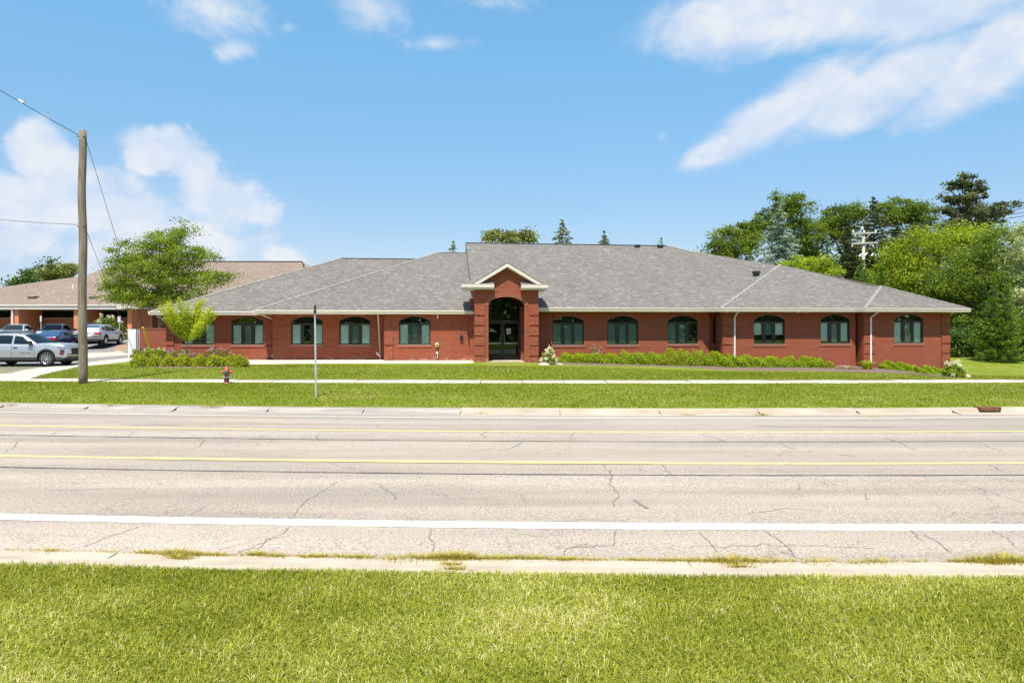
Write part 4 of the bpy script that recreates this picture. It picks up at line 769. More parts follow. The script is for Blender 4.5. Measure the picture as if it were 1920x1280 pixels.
def RPf(px, py, sl=.36):
    k = (py-HZ)/F; zer = zt_+FZ-EYE; t = (sl*64.4-zer)/(k+sl); p = P(px, py, t); return (p.x-fo.x, t-66, p.z-FZ)
r1 = RPf(-30, 559); r2 = RPf(161, 516.5); r3 = RPf(187, 510); r4 = RPf(207, 498.5); r5 = RPf(222, 491.5); r6 = RPf(567, 491.5)
ml = (x0-3, -1.6, zt_); mr = (x1+14, -1.6, zt_); roof = MB(); roof.slab([ml, (x1, -1.6, zt_), (FL(590, 505, 75)[0], r6[1]-2, r6[2]*.86), r6, r5, r4, r3, r2, r1], .1)
roof.slab([r1, r2, r3, r4, r5, (r5[0], r5[1]+10, r5[2]-3), (ml[0], r1[1]+10, zt_)], .1); roof.slab([r5, r6, (r6[0], r6[1]+12, zt_), (r5[0], r6[1]+12, zt_)], .1); roof.slab([r1, (ml[0], r1[1]+10, zt_), ml], .1); roof.build('roof', 'tan_shingle', fb_)
MB().tube([(r5[0], r5[1], r5[2]+.05), (r6[0], r6[1], r6[2]+.05)], .10, 6).build('ridge_cap', 'dark_ridge', fb_); MB().tube([(r6[0], r6[1], r6[2]+.03), FL(570, 497, 74)], .08, 6).build('ridge_cap', 'dark_ridge', fb_)
for px, py in ((64, 558), (178, 558)):
    q = RPf(px, py); MB().box((q[0]-.35, q[1]-.4, q[2]-.1), (q[0]+.35, q[1]+.3, q[2]+.12)).build('roof_vent', 'dark_ridge', fb_)
q = RPf(137, 541); MB().tube([(q[0], q[1], q[2]-.2), (q[0], q[1], q[2]+.45)], .06, 6).build('vent_pipe', 'white_metal', fb_)
dg = MB(); a, b, c_ = RPf(385, 518), RPf(392, 512), RPf(430, 524); dg.slab([RPf(380, 520), RPf(393, 511.5), RPf(432, 522), RPf(425, 530)], -.25); dg.build('dormer_roof', 'tan_shingle', fb_)
# brick screen wall with its pier, white gate
wz = lambda px, py, d: P(px, py, d)
def world_box(name, px0, px1, ytop, d0, d1, m_, label, cat, zb=None):
    a = P(px0, ytop, d0); b = P(px1, ytop, d0); z0 = zb if zb is not None else float(G((a.x+b.x)/2, d0))-.1
    o = MB().box((a.x, d0, z0), (b.x, d1, a.z)).build(name, m_); return tag(o, label, cat)
ws = empty('brick_screen_wall', P(285, 617, 43), 0, 'red brick screen wall joining the left end of the building', 'wall'); a = P(262, 617, 43); b = P(320, 617, 43); ws.location = (a.x, 43, float(G(a.x, 43)))
MB().box((0, 0, -.1), (b.x-a.x, .3, a.z-ws.location.z)).build('wall', 'red_brick', ws); MB().box((-.03, -.03, a.z-ws.location.z), (b.x-a.x, .33, a.z-ws.location.z+.06)).build('coping', 'soldier_brick', ws)
pw = empty('orange_brick_porch', (0, 0, 0), 0, 'orange brick pier and shaded porch wall beside the white gate', 'porch'); a = P(241, 580, 52); pw.location = (a.x, 52, float(G(a.x, 52))); Lp = lambda px, py, d: tuple(P(px, py, d)-Vector(pw.location))
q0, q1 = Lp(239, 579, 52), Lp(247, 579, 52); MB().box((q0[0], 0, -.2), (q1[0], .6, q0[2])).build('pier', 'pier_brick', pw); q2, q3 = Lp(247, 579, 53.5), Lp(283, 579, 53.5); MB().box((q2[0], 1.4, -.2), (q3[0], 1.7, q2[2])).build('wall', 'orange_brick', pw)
q4 = Lp(330, 579, 57); MB().box((q3[0], 5, -.2), (q4[0], 5.1, q4[2])).build('glazed_wall', 'tint_glass', pw); MB().box((q0[0]-.5, -.6, q0[2]), (q4[0], 6, q0[2]+.35)).build('canopy', 'cream_metal', pw)
gt = empty('white_gate', (0, 0, 0), 0, 'white vinyl fence panel and gate posts at the end of the brick screen wall', 'gate'); a = P(240, 617, 42.3); gt.location = (a.x, 42.3, float(G(a.x, 42.3))); Lg = lambda px, py=617: tuple(P(px, py, 42.3)-Vector(gt.location))
hgt = Lg(240)[2]
for i in range(4):
    u0_, u1_ = Lg(240+3.7*i)[0], Lg(240+3.7*(i+1))[0]; MB().box((u0_+.004, 0, -.05), (u1_-.004, .05, hgt)).build('board', 'vinyl', gt)
for px in (256.0, 259.6): u0_ = Lg(px)[0]; MB().box((u0_, .02, -.05), (u0_+.07, .10, hgt)).build('post', 'steel', gt)
MB().box((Lg(256)[0], .04, .3), (Lg(261)[0], .07, .4)).box((Lg(256)[0], .04, hgt-.25), (Lg(261)[0], .07, hgt-.15)).build('rail', 'steel', gt)
tag(MB().add([(0,0,0),(1.5,0,0),(1.45,.35,.0),(.05,.35,.0),(.05,.03,.14),(1.42,.03,.16),(1.38,.3,.15),(.1,.3,.13)], [(0,1,5,4),(1,2,6,5),(2,3,7,6),(3,0,4,7),(4,5,6,7)]).build('kerb_stone', 'rock', None, tuple(ground_hit(216, 661))), 'pale broken kerb stone lying beside the white gate', 'stone')
# ------------------------------------------------------------------ vehicles
def car(label, paint_, loc, rot, kind='suv', detail=1, group='cars in the parking lot', Lf=.92, wb=2.73, Lr=.95, Wd=1.84, H=1.66, clad=True, rimtype='light', rails=False, letters=False, darkroof=False):
    o = empty('parked_car', loc, rot, label, 'car', group); rw = .36 if kind != 'sedan' else .33; ar_ = rw+.075; hw = Wd/2; sedan = kind == 'sedan'
    xf, xr = Lf, -wb-Lr; zc = .30 if not sedan else .22; n = 64; xs = np.unique(np.r_[np.linspace(xr, xf, n), [ar_, -ar_, -wb-ar_, -wb+ar_]])
    if sedan: ztp = ([xr, xr+.12, xr+.60, -2.5, -.9, -.25, .4, xf-.25, xf-.05, xf], [.70, .98, 1.04, 1.0, .96, .95, .90, .80, .66, .52])
    else: ztp = ([xr, xr+.08, xr+.5, -2.6, -1.2, -.45, .1, .55, xf-.10, xf-.02, xf], [.75, 1.08, 1.14, 1.08, 1.06, 1.09, 1.09, 1.06, 1.00, .92, .62])
    zt = np.interp(xs, *ztp); mid = (xf+xr)/2; q = np.abs((xs-mid)/((xf-xr)/2)); w = hw*(1-.15*q**9-.03*q**2)
    zb = np.full(len(xs), zc)
    for c in (0, -wb): dd = ar_**2-(xs-c)**2; zb = np.where(dd > 0, np.maximum(zb, rw+np.sqrt(np.maximum(dd, 0))), zb)
    zb = np.maximum(zb, np.interp(xs, [xr, xr+.5, xf-.5, xf], [.42, .22, .22, .38])); zb = np.minimum(zb, zt-.04)
    rows = []
    for tt in np.linspace(0, 1, 8):
        z = zb+(zt-zb)*tt; zn = z/1.05; y = w*(1-.055*np.clip((zn-.62)/.4, 0, 1)**2-.05*np.clip((.5-zn)/.5, 0, 1)**1.5+.010*np.exp(-((zn-.72)/.05)**2)); rows.append(np.stack([xs, y, z], -1))
    yt_ = rows[-1][:, 1]
    for f, up in ((.97, .018), (.85, .04), (.5, .058), (0, .065)): rows.append(np.stack([xs, yt_*f, zt+up*np.clip((xf-xs)/.15, 0, 1)*np.clip((xs-xr)/.1, 0, 1)], -1))
    Rr = np.array(rows); full = np.concatenate([Rr, Rr[:-1][::-1]*np.array([1, -1, 1])]); k, m_ = full.shape[:2]
    mb = MB(); mb.v = [tuple(p) for p in full.reshape(-1, 3)]; mb.f = [(i*m_+j, (i+1)*m_+j, (i+1)*m_+j+1, i*m_+j+1) for i in range(k-1) for j in range(m_-1)]
    mb.f += [tuple(i*m_ for i in range(k)), tuple(i*m_+m_-1 for i in reversed(range(k)))]
    body = mb.build('body', paint_, o, smooth=True)
    MB().box((xr+.15, -hw+.17, .2), (xf-.15, hw-.17, .8)).build('underbody', 'well', o)
    # greenhouse
    if sedan: rp = ([-3.2, -2.9, -2.35, -1.65, -1.1, -.8, -.25, -.15], [1.0, 1.12, 1.36, 1.43, 1.40, 1.32, .97, .93]); rp = ([x*wb/2.73 for x in rp[0]], [z*H/1.44 for z in rp[1]])
    else: rp = ([xr+.10, xr+.30, xr+.55, -2.8, -2.1, -1.5, -1.2, -.48, -.38], [1.10, 1.36, H-.13, H-.04, H, H-.035, H-.09, 1.11, 1.06])
    gx = np.unique(np.r_[np.linspace(rp[0][0], rp[0][-1], 50), rp[0]]); gz = np.interp(gx, *rp)
    beltz = lambda x: np.interp(x, *ztp)-.015
    yb = lambda x: np.interp(x, xs, yt_)*.975
    def yt2(x): h = np.maximum(np.interp(x, *rp)-beltz(x), 0); return yb(x)-.36*h*(1 if not sedan else 1.05)
    def side_(x, f, off, s): b, z = beltz(x), np.maximum(np.interp(x, *rp)-.045, beltz(x)); y = yb(x)+(yt2(x)-yb(x))*f+off; return np.stack([x, s*y, b+(z-b)*f], -1)
    rows = [side_(gx, f, 0, 1) for f in (0, .5, .93)]+[np.stack([gx, yt2(gx)*.93, np.maximum(gz-.012, beltz(gx))], -1), np.stack([gx, yt2(gx)*.5, np.maximum(gz, beltz(gx))], -1), np.stack([gx, gx*0, np.maximum(gz+.01, beltz(gx))], -1)]
    Rr = np.array(rows); full = np.concatenate([Rr, Rr[:-1][::-1]*np.array([1, -1, 1])]); k, m_ = full.shape[:2]; mb = MB(); mb.v = [tuple(p) for p in full.reshape(-1, 3)]
    mb.f = [(i*m_+j, (i+1)*m_+j, (i+1)*m_+j+1, i*m_+j+1) for i in range(k-1) for j in range(m_-1)]; mb.build('cabin', 'paint_black' if darkroof else paint_, o, smooth=True)
    if darkroof: pass
    def panel(name, pts, mat_, par): m2 = MB(); m2.quad(*[tuple(p) for p in pts]); return m2.build(name, mat_, par)
    xA, xD = (-.24, rp[0][1]+.12) if sedan else (-.52, rp[0][1]+.0)
    xb = -1.64 if not sedan else -1.45
    for s in (1, -1):
        for nm, (a0_, a1_, c0_, c1_) in {'front_window': (xb+.05, xA-.12, xb+.05, (-1.20 if not sedan else -.86)), 'rear_window': ((-2.64 if not sedan else -2.45), xb-.05, (-2.56 if not sedan else -2.2), xb-.05)}.items():
            m2 = MB(); nn = 8; xo = np.linspace(a0_, a1_, nn); xi = np.linspace(c0_, c1_, nn); lo = side_(xo, .10, .008, s); hi = side_(xi, .86, .010, s); md = side_((xo+xi)/2, .5, .012, s)
            m2.v = [tuple(p) for p in np.concatenate([lo, md, hi])]; m2.f = [(i, i+1, nn+i+1, nn+i) for i in range(nn-1)]+[(nn+i, nn+i+1, 2*nn+i+1, 2*nn+i) for i in range(nn-1)]; m2.build('side_window', 'car_glass', o)
        if not sedan:
            a_, b_ = xr+.50, -2.76; pts = [side_(np.array([x]), f, .009, s)[0] for x, f in ((a_, .35), (b_, .12), (b_+.05, .82), (a_+.12, .80))]; panel('quarter_window', pts, 'car_glass', o)
    for (xa, xe), nm in (((rp[0][-2]-.03, rp[0][-4] if sedan else rp[0][-3]), 'windscreen'), ((rp[0][1]-.02 if not sedan else rp[0][1]-.15, rp[0][2]+.0), 'rear_windscreen')):
        xx = np.linspace(xa, xe, 7); zz = np.interp(xx, *rp); m2 = MB(); yy = yt2(xx)*.90; sg = .012 if nm == 'windscreen' else -.012
        m2.v = [(x+sg, s*y*u_, z+.018+(.012 if abs(u_) < 1 else -.006)) for u_ in (1, .5, 0) for s in (1,) for x, y, z in zip(xx, yy, zz)]+[(x+sg, -y*u_, z+.018+(.012 if u_ < 1 else -.006)) for u_ in (.5, 1) for x, y, z in zip(xx, yy, zz)]
        m2.f = [(r*7+i, r*7+i+1, (r+1)*7+i+1, (r+1)*7+i) for r in range(4) for i in range(6)]; m2.build(nm, 'car_glass', o, smooth=True)
    # cladding along sills and wheel arches
    if clad:
        for s in (1, -1):
            m2 = MB(); lo = []; hi = []
            for x, z in zip(xs, zb): lo.append((x, z)); 
            hi_ = zb+np.where(zb > zc+.03, .075, .14); hi_ = np.minimum(hi_, zt-.02); wz_ = lambda z: np.interp(xs, xs, w)
            yl = w*(1-.05*np.clip((.5-zb/1.05)/.5, 0, 1)**1.5)+.014; yh = w*(1-.05*np.clip((.5-hi_/1.05)/.5, 0, 1)**1.5-.055*np.clip((hi_/1.05-.62)/.4, 0, 1)**2)+.016; N_ = len(xs)
            m2.v = [(x, s*y, z) for x, y, z in zip(xs, yl, zb)]+[(x, s*y, z) for x, y, z in zip(xs, yh, hi_)]+[(x, s*(y-.10), z) for x, y, z in zip(xs, yl, zb)]+[(x, s*(y-.03), z+.004) for x, y, z in zip(xs, yh, hi_)]
            m2.f = [(i, i+1, N_+i+1, N_+i) for i in range(N_-1)]+[(2*N_+i, 2*N_+i+1, i+1, i) for i in range(N_-1)]+[(N_+i, N_+i+1, 3*N_+i+1, 3*N_+i) for i in range(N_-1)]; m2.build('cladding', 'cladding', o)
    # wheels
    for x in (0, -wb):
        for s in (1, -1):
            wh = empty('wheel', (x, s*(hw-.13), rw)); wh.parent = o; MB().lathe([(rw*.66, -.10), (rw*.94, -.115), (rw, -.07), (rw, .07), (rw*.94, .115), (rw*.66, .10)], 28, 'y').build('tyre', 'tyre', wh, smooth=True)
            rm = MB(); yo = s*.085; rm.lathe([(rw*.68, s*.10), (rw*.63, yo), (rw*.60, yo-s*.03)], 28, 'y'); sp = 10 if detail > 1 else 5
            for i in range(sp):
                a = 2*pi*i/sp; ww_ = .16 if sp == 10 else .30; r0, r1_ = rw*.14, rw*.62
                rm.add([(r0*cos(a-ww_*1.3), yo-s*.01, r0*sin(a-ww_*1.3)), (r1_*cos(a-ww_*.75), yo, r1_*sin(a-ww_*.75)), (r1_*cos(a+ww_*.75), yo, r1_*sin(a+ww_*.75)), (r0*cos(a+ww_*1.3), yo-s*.01, r0*sin(a+ww_*1.3))], [(0, 1, 2, 3)])
            rm.lathe([(0, yo+s*.004), (rw*.16, yo), (rw*.17, yo-s*.03)], 12, 'y'); rm.build('rim', 'rim', wh); MB().lathe([(0, yo-s*.05), (rw*.66, yo-s*.05)], 20, 'y').build('brake_disc', 'rim_dark', wh)
    # lights, grille, bumpers, plate, mirrors, handles, seams
    zf = .80 if not sedan else .64
    yf = float(np.interp(xf-.1, xs, w)); 
    for s in (1, -1):
        Yw = lambda x, z: s*(float(np.interp(x, xs, w))*(1-.055*np.clip((z/1.05-.62)/.4, 0, 1)**2-.05*np.clip((.5-z/1.05)/.5, 0, 1)**1.5+.010*math.exp(-((z/1.05-.72)/.05)**2))+.012)
        if detail > 1: hl = [(x_, Yw(x_, z_), z_) for x_, z_ in ((xf-.30, .56), (xf-.13, .55), (xf-.10, .80), (xf-.27, .84))]; panel('headlight', hl, 'sign_dark', o); panel('indicator', [(x_, Yw(x_, z_)+s*.008, z_) for x_, z_ in ((xf-.24, .62), (xf-.15, .62), (xf-.15, .66), (xf-.24, .66))], 'lamp_orange', o); panel('daytime_light', [(x_, Yw(x_, z_)+s*.008, z_) for x_, z_ in ((xf-.40, .92), (xf-.06, .885), (xf-.06, .915), (xf-.40, .95))], 'rim_dark', o)
        else: MB().add([(xf+.008, s*(yf-.10), zf-.07), (xf+.008, s*(yf-.42), zf-.05), (xf-.02, s*(yf-.42), zf+.05), (xf-.02, s*(yf-.10), zf+.06), (xf-.30, s*(yf+.02), zf+.0), (xf-.28, s*(yf+.0), zf+.08)], [(0, 1, 2, 3), (0, 3, 5, 4)]).build('headlight', 'lamp_clear', o)
        yr = float(np.interp(xr+.1, xs, w)); zl = .92 if not sedan else .82
        MB().add([(xr-.010, s*(yr-.04), zl-.09), (xr-.010, s*(yr-.38), zl-.05), (xr-.010, s*(yr-.38), zl+.06), (xr-.0, s*(yr-.04), zl+.09), (xr+.26, s*(yr+.035), zl+.02), (xr+.22, s*(yr+.02), zl+.09)], [(0, 1, 2, 3), (0, 3, 5, 4)]).build('taillight', 'tail_red', o)
        mz = beltz(-.7)+.10; mi = MB(); ym = float(yb(np.array(-.80))); mi.box((-.86, min(s*(ym+.04), s*(ym+.24)), mz-.055), (-.66, max(s*(ym+.04), s*(ym+.24)), mz+.085)).box((-.80, min(s*(ym-.05), s*(ym+.06)), mz-.05), (-.70, max(s*(ym-.05), s*(ym+.06)), mz)); mi.build('mirror', 'paint_black' if detail > 1 else paint_, o)
        for xh in (-1.46, -2.46): yy_ = float(np.interp(xh, xs, w))*.985; MB().box((xh-.10, min(s*yy_, s*(yy_+.03)), .90 if not sedan else .80), (xh+.10, max(s*yy_, s*(yy_+.03)), .935 if not sedan else .83)).build('handle', 'chrome' if detail < 2 else 'rim_dark', o)
        for xh in (-.56, xb, -2.42):
            zz_ = np.linspace(max(.36, float(np.interp(xh, xs, zb))+.03), float(beltz(xh)), 6); yy_ = [float(np.interp(xh, xs, w))*(1-.055*np.clip((z/1.05-.62)/.4, 0, 1)**2-.05*np.clip((.5-z/1.05)/.5, 0, 1)**1.5+.010*math.exp(-((z/1.05-.72)/.05)**2))+.003 for z in zz_]
            m2 = MB(); m2.v = [(xh-.006, s*y, z) for y, z in zip(yy_, zz_)]+[(xh+.006, s*y, z) for y, z in zip(yy_, zz_)]; m2.f = [(i, i+1, 7+i, 6+i) for i in range(5)]; m2.build('door_seam', 'well', o)
        if rails: MB().tube([(-1.35, s*.62, H-.05), (-1.5, s*.62, H+.015), (-3.0, s*.62, H-.01), (-3.15, s*.62, H-.09)], .018, 6).build('roof_rail', 'black_plastic', o)
    MB().box((xf-.06, -yf+.45, .50 if sedan else .55), (xf+.014, yf-.45, .66 if sedan else .88)).build('grille', 'black_plastic', o); MB().box((xf-.08, -yf+.2, .30), (xf+.01, yf-.2, .44)).build('bumper', 'cladding' if clad else 'black_plastic', o); MB().box((xr-.012, -yf+.15, .33), (xr+.1, yf-.15, .52)).build('bumper', 'cladding' if clad else paint_, o)
    MB().box((xr-.02, -.26, .70), (xr+.02, .26, .83)).build('number_plate', 'plate', o)
    if letters:
        for i, ch in enumerate('EQUINOX'):
            cu = bpy.data.curves.new('letter', 'FONT'); cu.body = ch; cu.size = .075; cu.extrude = .002; t_ = bpy.data.objects.new('glyph', cu); C.objects.link(t_); me = bpy.data.meshes.new_from_object(t_.evaluated_get(bpy.context.evaluated_depsgraph_get())); bpy.data.objects.remove(t_); me.materials.clear(); me.materials.append(MATS['rim_dark']); l_ = bpy.data.objects.new('letter', me); C.objects.link(l_); l_.parent = o; xx = -1.20+.072*i; l_.location = (xx, -(float(np.interp(xx, xs, w))+.012), .625); l_.rotation_euler = (pi/2, 0, 0)
    return o
def place(px, d, dz=0): x = (px-960)/F*d; return (x, d, float(G(x, d))+.03+dz)
def by_corner(px, d, rot, cornerx, cornery):
    """ground position of the front axle so that the given corner of the car shows at px, depth d"""
    X, Y = (px-960)/F*d, d; X -= cornerx*cos(rot)-cornery*sin(rot); Y -= cornerx*sin(rot)+cornery*cos(rot); return (X, Y, float(G(X, Y))+.03)
l0 = place(107, 34.85); car('silver SUV with black wheel arches, parked side-on just left of the wooden pole', 'paint_silver', l0, R(4), 'suv', 2, rails=True, letters=True, Wd=1.88)
RC, RF = (-3.66, -.88), (.9, .88)
car('silver crossover seen from behind, just right of the wooden pole', 'paint_terrain', by_corner(188.5, 53.2, R(98), *RC), R(98), 'suv', 1, H=1.64)
car('navy blue sedan between the silver SUV and the dark SUV', 'paint_navy', by_corner(107, 50.5, R(101), *RC), R(101), 'sedan', 1, H=1.44, clad=False)
car('dark wagon behind the roof of the nearest silver SUV', 'paint_wagon', by_corner(30, 48.5, R(104), *RC), R(104), 'suv', 1, H=1.60)
car('white SUV facing out of the back row, leftmost car there', 'paint_white', by_corner(36, 56.5, R(-69), *RF), R(-69), 'suv', 1)
car('dark grey SUV facing out in the middle of the back row', 'paint_graphite', by_corner(110, 56.5, R(-70), *RF), R(-70), 'suv', 1, H=1.68)
car('black SUV in the back row, half hidden behind the wooden pole', 'paint_black', by_corner(178, 56.8, R(-71), *RF), R(-71), 'suv', 1, H=1.70)
# ------------------------------------------------------------------ poles, wires, hydrant, signs, drain
b = P(155.3, 718, 26.1); t_ = P(154.3, 245, 26.1); z0 = float(G(b.x, 26.1)); pole = empty('utility_pole', (b.x, 26.1, z0), 0, 'thick weathered wooden pole standing by the pavement at the left', 'utility pole')
mb = MB(); npt = 22; hh = t_.z-z0
mb.tube([(.02*sin(i*.7)+(t_.x-b.x)*i/(npt-1), .01*cos(i), hh*i/(npt-1)-(.2 if i == 0 else 0)) for i in range(npt)], [.158-.028*i/(npt-1)+random.uniform(-.002, .002) for i in range(npt)], 18); mb.build('shaft', 'pole_wood', pole, smooth=True)
for zz in (hh-.25, hh*.62): MB().tube([(-.16, -.1, zz), (.17, -.1, zz)], .02, 6).build('bolt', 'rust', pole)
def wire(name, label, a, b_, sag, r, extra=None, cat='cable', group=None):
    a, b_ = Vector(a), Vector(b_); pts = [a.lerp(b_, i/16)-Vector((0, 0, sag*4*(i/16)*(1-i/16))) for i in range(17)]; o = tag(MB().tube([p-a for p in pts], r, 5).build(name, 'cable', None, tuple(a)), label, cat, group)
    if extra is not None:
        p = a.lerp(b_, extra)-a; d = (b_-a).normalized(); MB().tube([p-d*.12, p-d*.09, p+d*.09, p+d*.12], [.02, .055, .055, .02], 8).build('insulator', 'galvanised', o)
    return o
top = Vector((t_.x, 26.1, z0+hh-.28)); an1 = ground_hit(294.5, 696); an2 = ground_hit(263, 692)
wire('guy_wire', 'steel guy wire from the pole top down to the yellow guard', top+Vector((.15, 0, -.1)), an1+Vector((0, 0, .0)), 0, .009, .45)
lowp = P(161, 430, 26.1); wire('guy_wire', 'lower guy wire from the middle of the wooden pole', lowp, an2, 0, .009)
wire('span_wire', 'dark cable from the pole top to the upper left edge', top+Vector((-.14, 0, .1)), P(-160, 73, 25), .05, .014, .36); wire('span_wire', 'thin cable from the middle of the pole to the left edge', P(148, 421, 26.1), P(-160, 391, 25), .10, .008)
g1 = P(267.5, 612, 0.0001+an1.y); dirg = (Vector(top)-an1).normalized(); Lg_ = 2.35; gd = tag(MB().tube([(0, 0, 0), tuple(dirg*Lg_)], [.035, .048], 8).build('guy_guard', 'guard_yellow', None, tuple(an1)), 'leaning yellow plastic guard on the guy wire in the lawn', 'guy guard')
q = ground_hit(266, 698); tag(MB().tube([(0, 0, 0), (-.05, 0, .3)], .015, 5).build('anchor_rod', 'galvanised', None, tuple(q)), 'short steel anchor rod in the grass left of the yellow guard', 'rod')
# far pole with crossarms
fp = P(1619, 485, 72); zg_ = float(G(fp.x, 72)); fpo = empty('utility_pole', (fp.x, 72, zg_), 0, 'grey power pole with two crossarms rising from the trees', 'utility pole')
def Lf_(px, py, d=72): return tuple(P(px, py, d)-Vector(fpo.location))
MB().tube([(0, 0, 0), Lf_(1619, 431)], [.2, .15], 10).build('shaft', 'grey_wood', fpo, smooth=True)
for y, xa, xb in ((437, 1597.5, 1644), (456, 1597, 1646)):
    a, b2 = Lf_(xa, y+.8, 71.8), Lf_(xb, y-.9, 71.8); mb = MB(); mb.add([(a[0], a[1]-.06, a[2]-.08), (a[0], a[1]+.06, a[2]-.08), (a[0], a[1]+.06, a[2]+.08), (a[0], a[1]-.06, a[2]+.08), (b2[0], b2[1]-.06, b2[2]-.08), (b2[0], b2[1]+.06, b2[2]-.08), (b2[0], b2[1]+.06, b2[2]+.08), (b2[0], b2[1]-.06, b2[2]+.08)], [(0, 1, 2, 3), (7, 6, 5, 4), (0, 4, 5, 1), (1, 5, 6, 2), (2, 6, 7, 3), (3, 7, 4, 0)]); mb.build('crossarm', 'grey_wood', fpo)
for xa, xb in ((1610, 1618), (1632, 1622)): MB().tube([Lf_(xa, 439, 71.7), Lf_(xb, 448.5, 71.7)], .035, 5).build('brace', 'grey_wood', fpo)
for px, py, s_ in ((1599.5, 433.5, .1), (1642, 433, .1), (1616.5, 428, .14), (1598, 461, .08), (1637, 461, .08)): MB().lathe([(0, -s_*1.4), (s_, -s_), (s_, s_), (0, s_*1.4)], 8, 'z', Lf_(px, py, 71.8)).build('insulator', 'porcelain', fpo)
for px, py in ((1613.5, 478), (1624, 476), (1636, 477)): MB().tube([Lf_(px-2, py+3, 71.5), Lf_(px+2, py-2, 71.5)], .10, 6).build('fuse_cutout', 'porcelain', fpo)
for (px, py), (qx, qy), lb in (((1616.5, 427), (1990, 371), 'highest'), ((1600, 432.5), (1990, 376), 'second'), ((1642, 431.5), (1990, 384), 'third'), ((1645, 434), (1990, 392), 'lowest')):
    wire('power_line', f'{lb} of the power lines running right from the far pole', P(px, py, 71.9), P(qx, qy, 50), .35, .022, None, 'power line', 'power lines from the far pole')
# hydrant
hb = ground_hit(425, 720.5); hb.y = 26.0; hb.x = (425-960)/F*26.0; hb.z = float(G(hb.x, 26.0)); hy = empty('fire_hydrant', hb, R(10), 'red fire hydrant with a green front cap by the pavement', 'fire hydrant'); ks = .66/.78
MB().lathe([(.16*ks, 0), (.16*ks, .04), (.115*ks, .05), (.11*ks, .22), (.12*ks, .30), (.12*ks, .44), (.135*ks, .46), (.135*ks, .49), (.12*ks, .51), (.11*ks, .56), (.08*ks, .61), (.04*ks, .635), (.03*ks, .64), (.03*ks, .68), (0, .68)], 18).build('barrel', 'hydrant_red', hy, smooth=True)
MB().lathe([(.10, .235), (.20*ks+.02, .235), (.20*ks+.02, .258), (.10, .258)], 18).build('flange', 'galvanised', hy)
MB().lathe([(.0, -.23), (.055, -.23), (.07, -.21), (.07, -.13), (.0, -.09)], 12, 'y', (0, 0, .40)).build('front_cap', 'hydrant_green', hy)
for s in (1, -1): MB().lathe([(.0, s*.23), (.028, s*.23), (.03, s*.20), (.055, s*.19), (.055, s*.13), (.045, s*.08)], 12, 'x', (0, 0, .43)).build('side_outlet', 'hydrant_red', hy)
# sign post at the kerb: narrow plate seen nearly edge on
sb = P(592.6, 742, 22.0); z0 = float(G(sb.x, 22)); sg = empty('sign_post', (sb.x, 22, z0), 0, 'slim grey metal post with a small sign seen nearly edge-on', 'sign'); ztop = P(590.5, 573, 22).z-z0; tx = P(590.5, 573, 22).x-sb.x
MB().tube([(0, 0, -.1), (tx*.92, 0, ztop-.27)], .030, 8).build('post', 'galvanised', sg)
sp_ = empty('sign_plate', (tx, 0, ztop-.13)); sp_.parent = sg; sp_.rotation_euler = (0, 0, R(90)); MB().prism([(-.15, -.17), (.15, -.17), (.15, .15), (-.15, .15)], -.004, .004).build('plate', 'sign_grey', sp_); MB().prism([(-.11, -.10), (.11, -.10), (.11, -.02), (-.11, -.02)], -.008, -.0045).prism([(-.11, .03), (.11, .03), (.11, .09), (-.11, .09)], -.008, -.0045).build('sign_print', 'sign_dark', sp_); MB().box((-.16, -.012, .15), (.16, .012, .18)).build('plate_edge', 'galvanised', sp_)
for px, yb, yt, w_, d, lb in ((77, 618, 592, 3.0, 60.5, 'pale parking sign on a post before the far brick wall'), (224, 638, 593, 6.0, 60, 'bluish parking sign on a post beside the flowering bush')):
    p = P(px, yt, d); z0 = float(G(p.x, d)); s2 = empty('parking_sign', (p.x, d, z0), 0, lb, 'sign', 'parking signs on posts'); H_ = p.z-z0; k = d/F; MB().tube([(0, 0, 0), (0, 0, H_)], .035, 6).build('post', 'galvanised', s2); MB().box((-w_*k/2, -.045, H_-.5), (w_*k/2, -.03, H_)).build('plate', 'sign_face', s2)
dp = ground_hit(1887, 779); xq = dp.x; yq = 20.03+float(cx(xq)); dr = empty('storm_drain', (xq, yq, -.09), R(4), 'rusty iron storm drain inlet set in the far kerb', 'drain')
MB().box((-.32, -.10, .055), (.32, .20, .155)).build('hood', 'rust', dr); MB().box((-.33, -.105, -.02), (.33, -.04, .0)).build('grate_edge', 'rust', dr); MB().box((-.29, -.115, .0), (.29, -.08, .055)).build('opening', 'well', dr)
# ------------------------------------------------------------------ trees
def rough_hide(): pass
decid('honey_locust', 'airy honey locust with layered sprays at the left end of the building', 'tree', [(310, 465, 70, 30), (342, 436, 36, 22), (300, 448, 40, 22), (375, 480, 30, 16), (208, 545, 30, 20), (240, 500, 40, 26), (270, 555, 60, 24), (215, 480, 16, 12), (425, 515, 16, 8), (250, 472, 40, 18), (345, 480, 45, 24), (230, 535, 50, 20), (285, 520, 75, 36), (350, 525, 66, 28), (400, 520, 38, 14), (255, 555, 60, 18), (320, 560, 70, 20), (225, 497, 26, 14), (300, 500, 70, 24)], 300, 47.5, 380, 46000, .13, 'leaf_locust', .16, rc=.58, flat=.5, inner=.1, nl=46)
decid('dark_tree', 'dark round tree above the left roof of the far building', 'tree', [(85, 525, 46, 28), (45, 545, 30, 16)], 85, 95, 60, 6000, .40, 'leaf_dark', .3, rc=1.3, group='trees behind the far building')
decid('ash_tree', 'lighter olive tree peeking over the far roof beside the pole', 'tree', [(112, 505, 24, 20), (98, 520, 26, 16), (138, 508, 10, 14)], 118, 92, 40, 3600, .36, 'leaf_olive', .25, rc=.9, group='trees behind the far building')
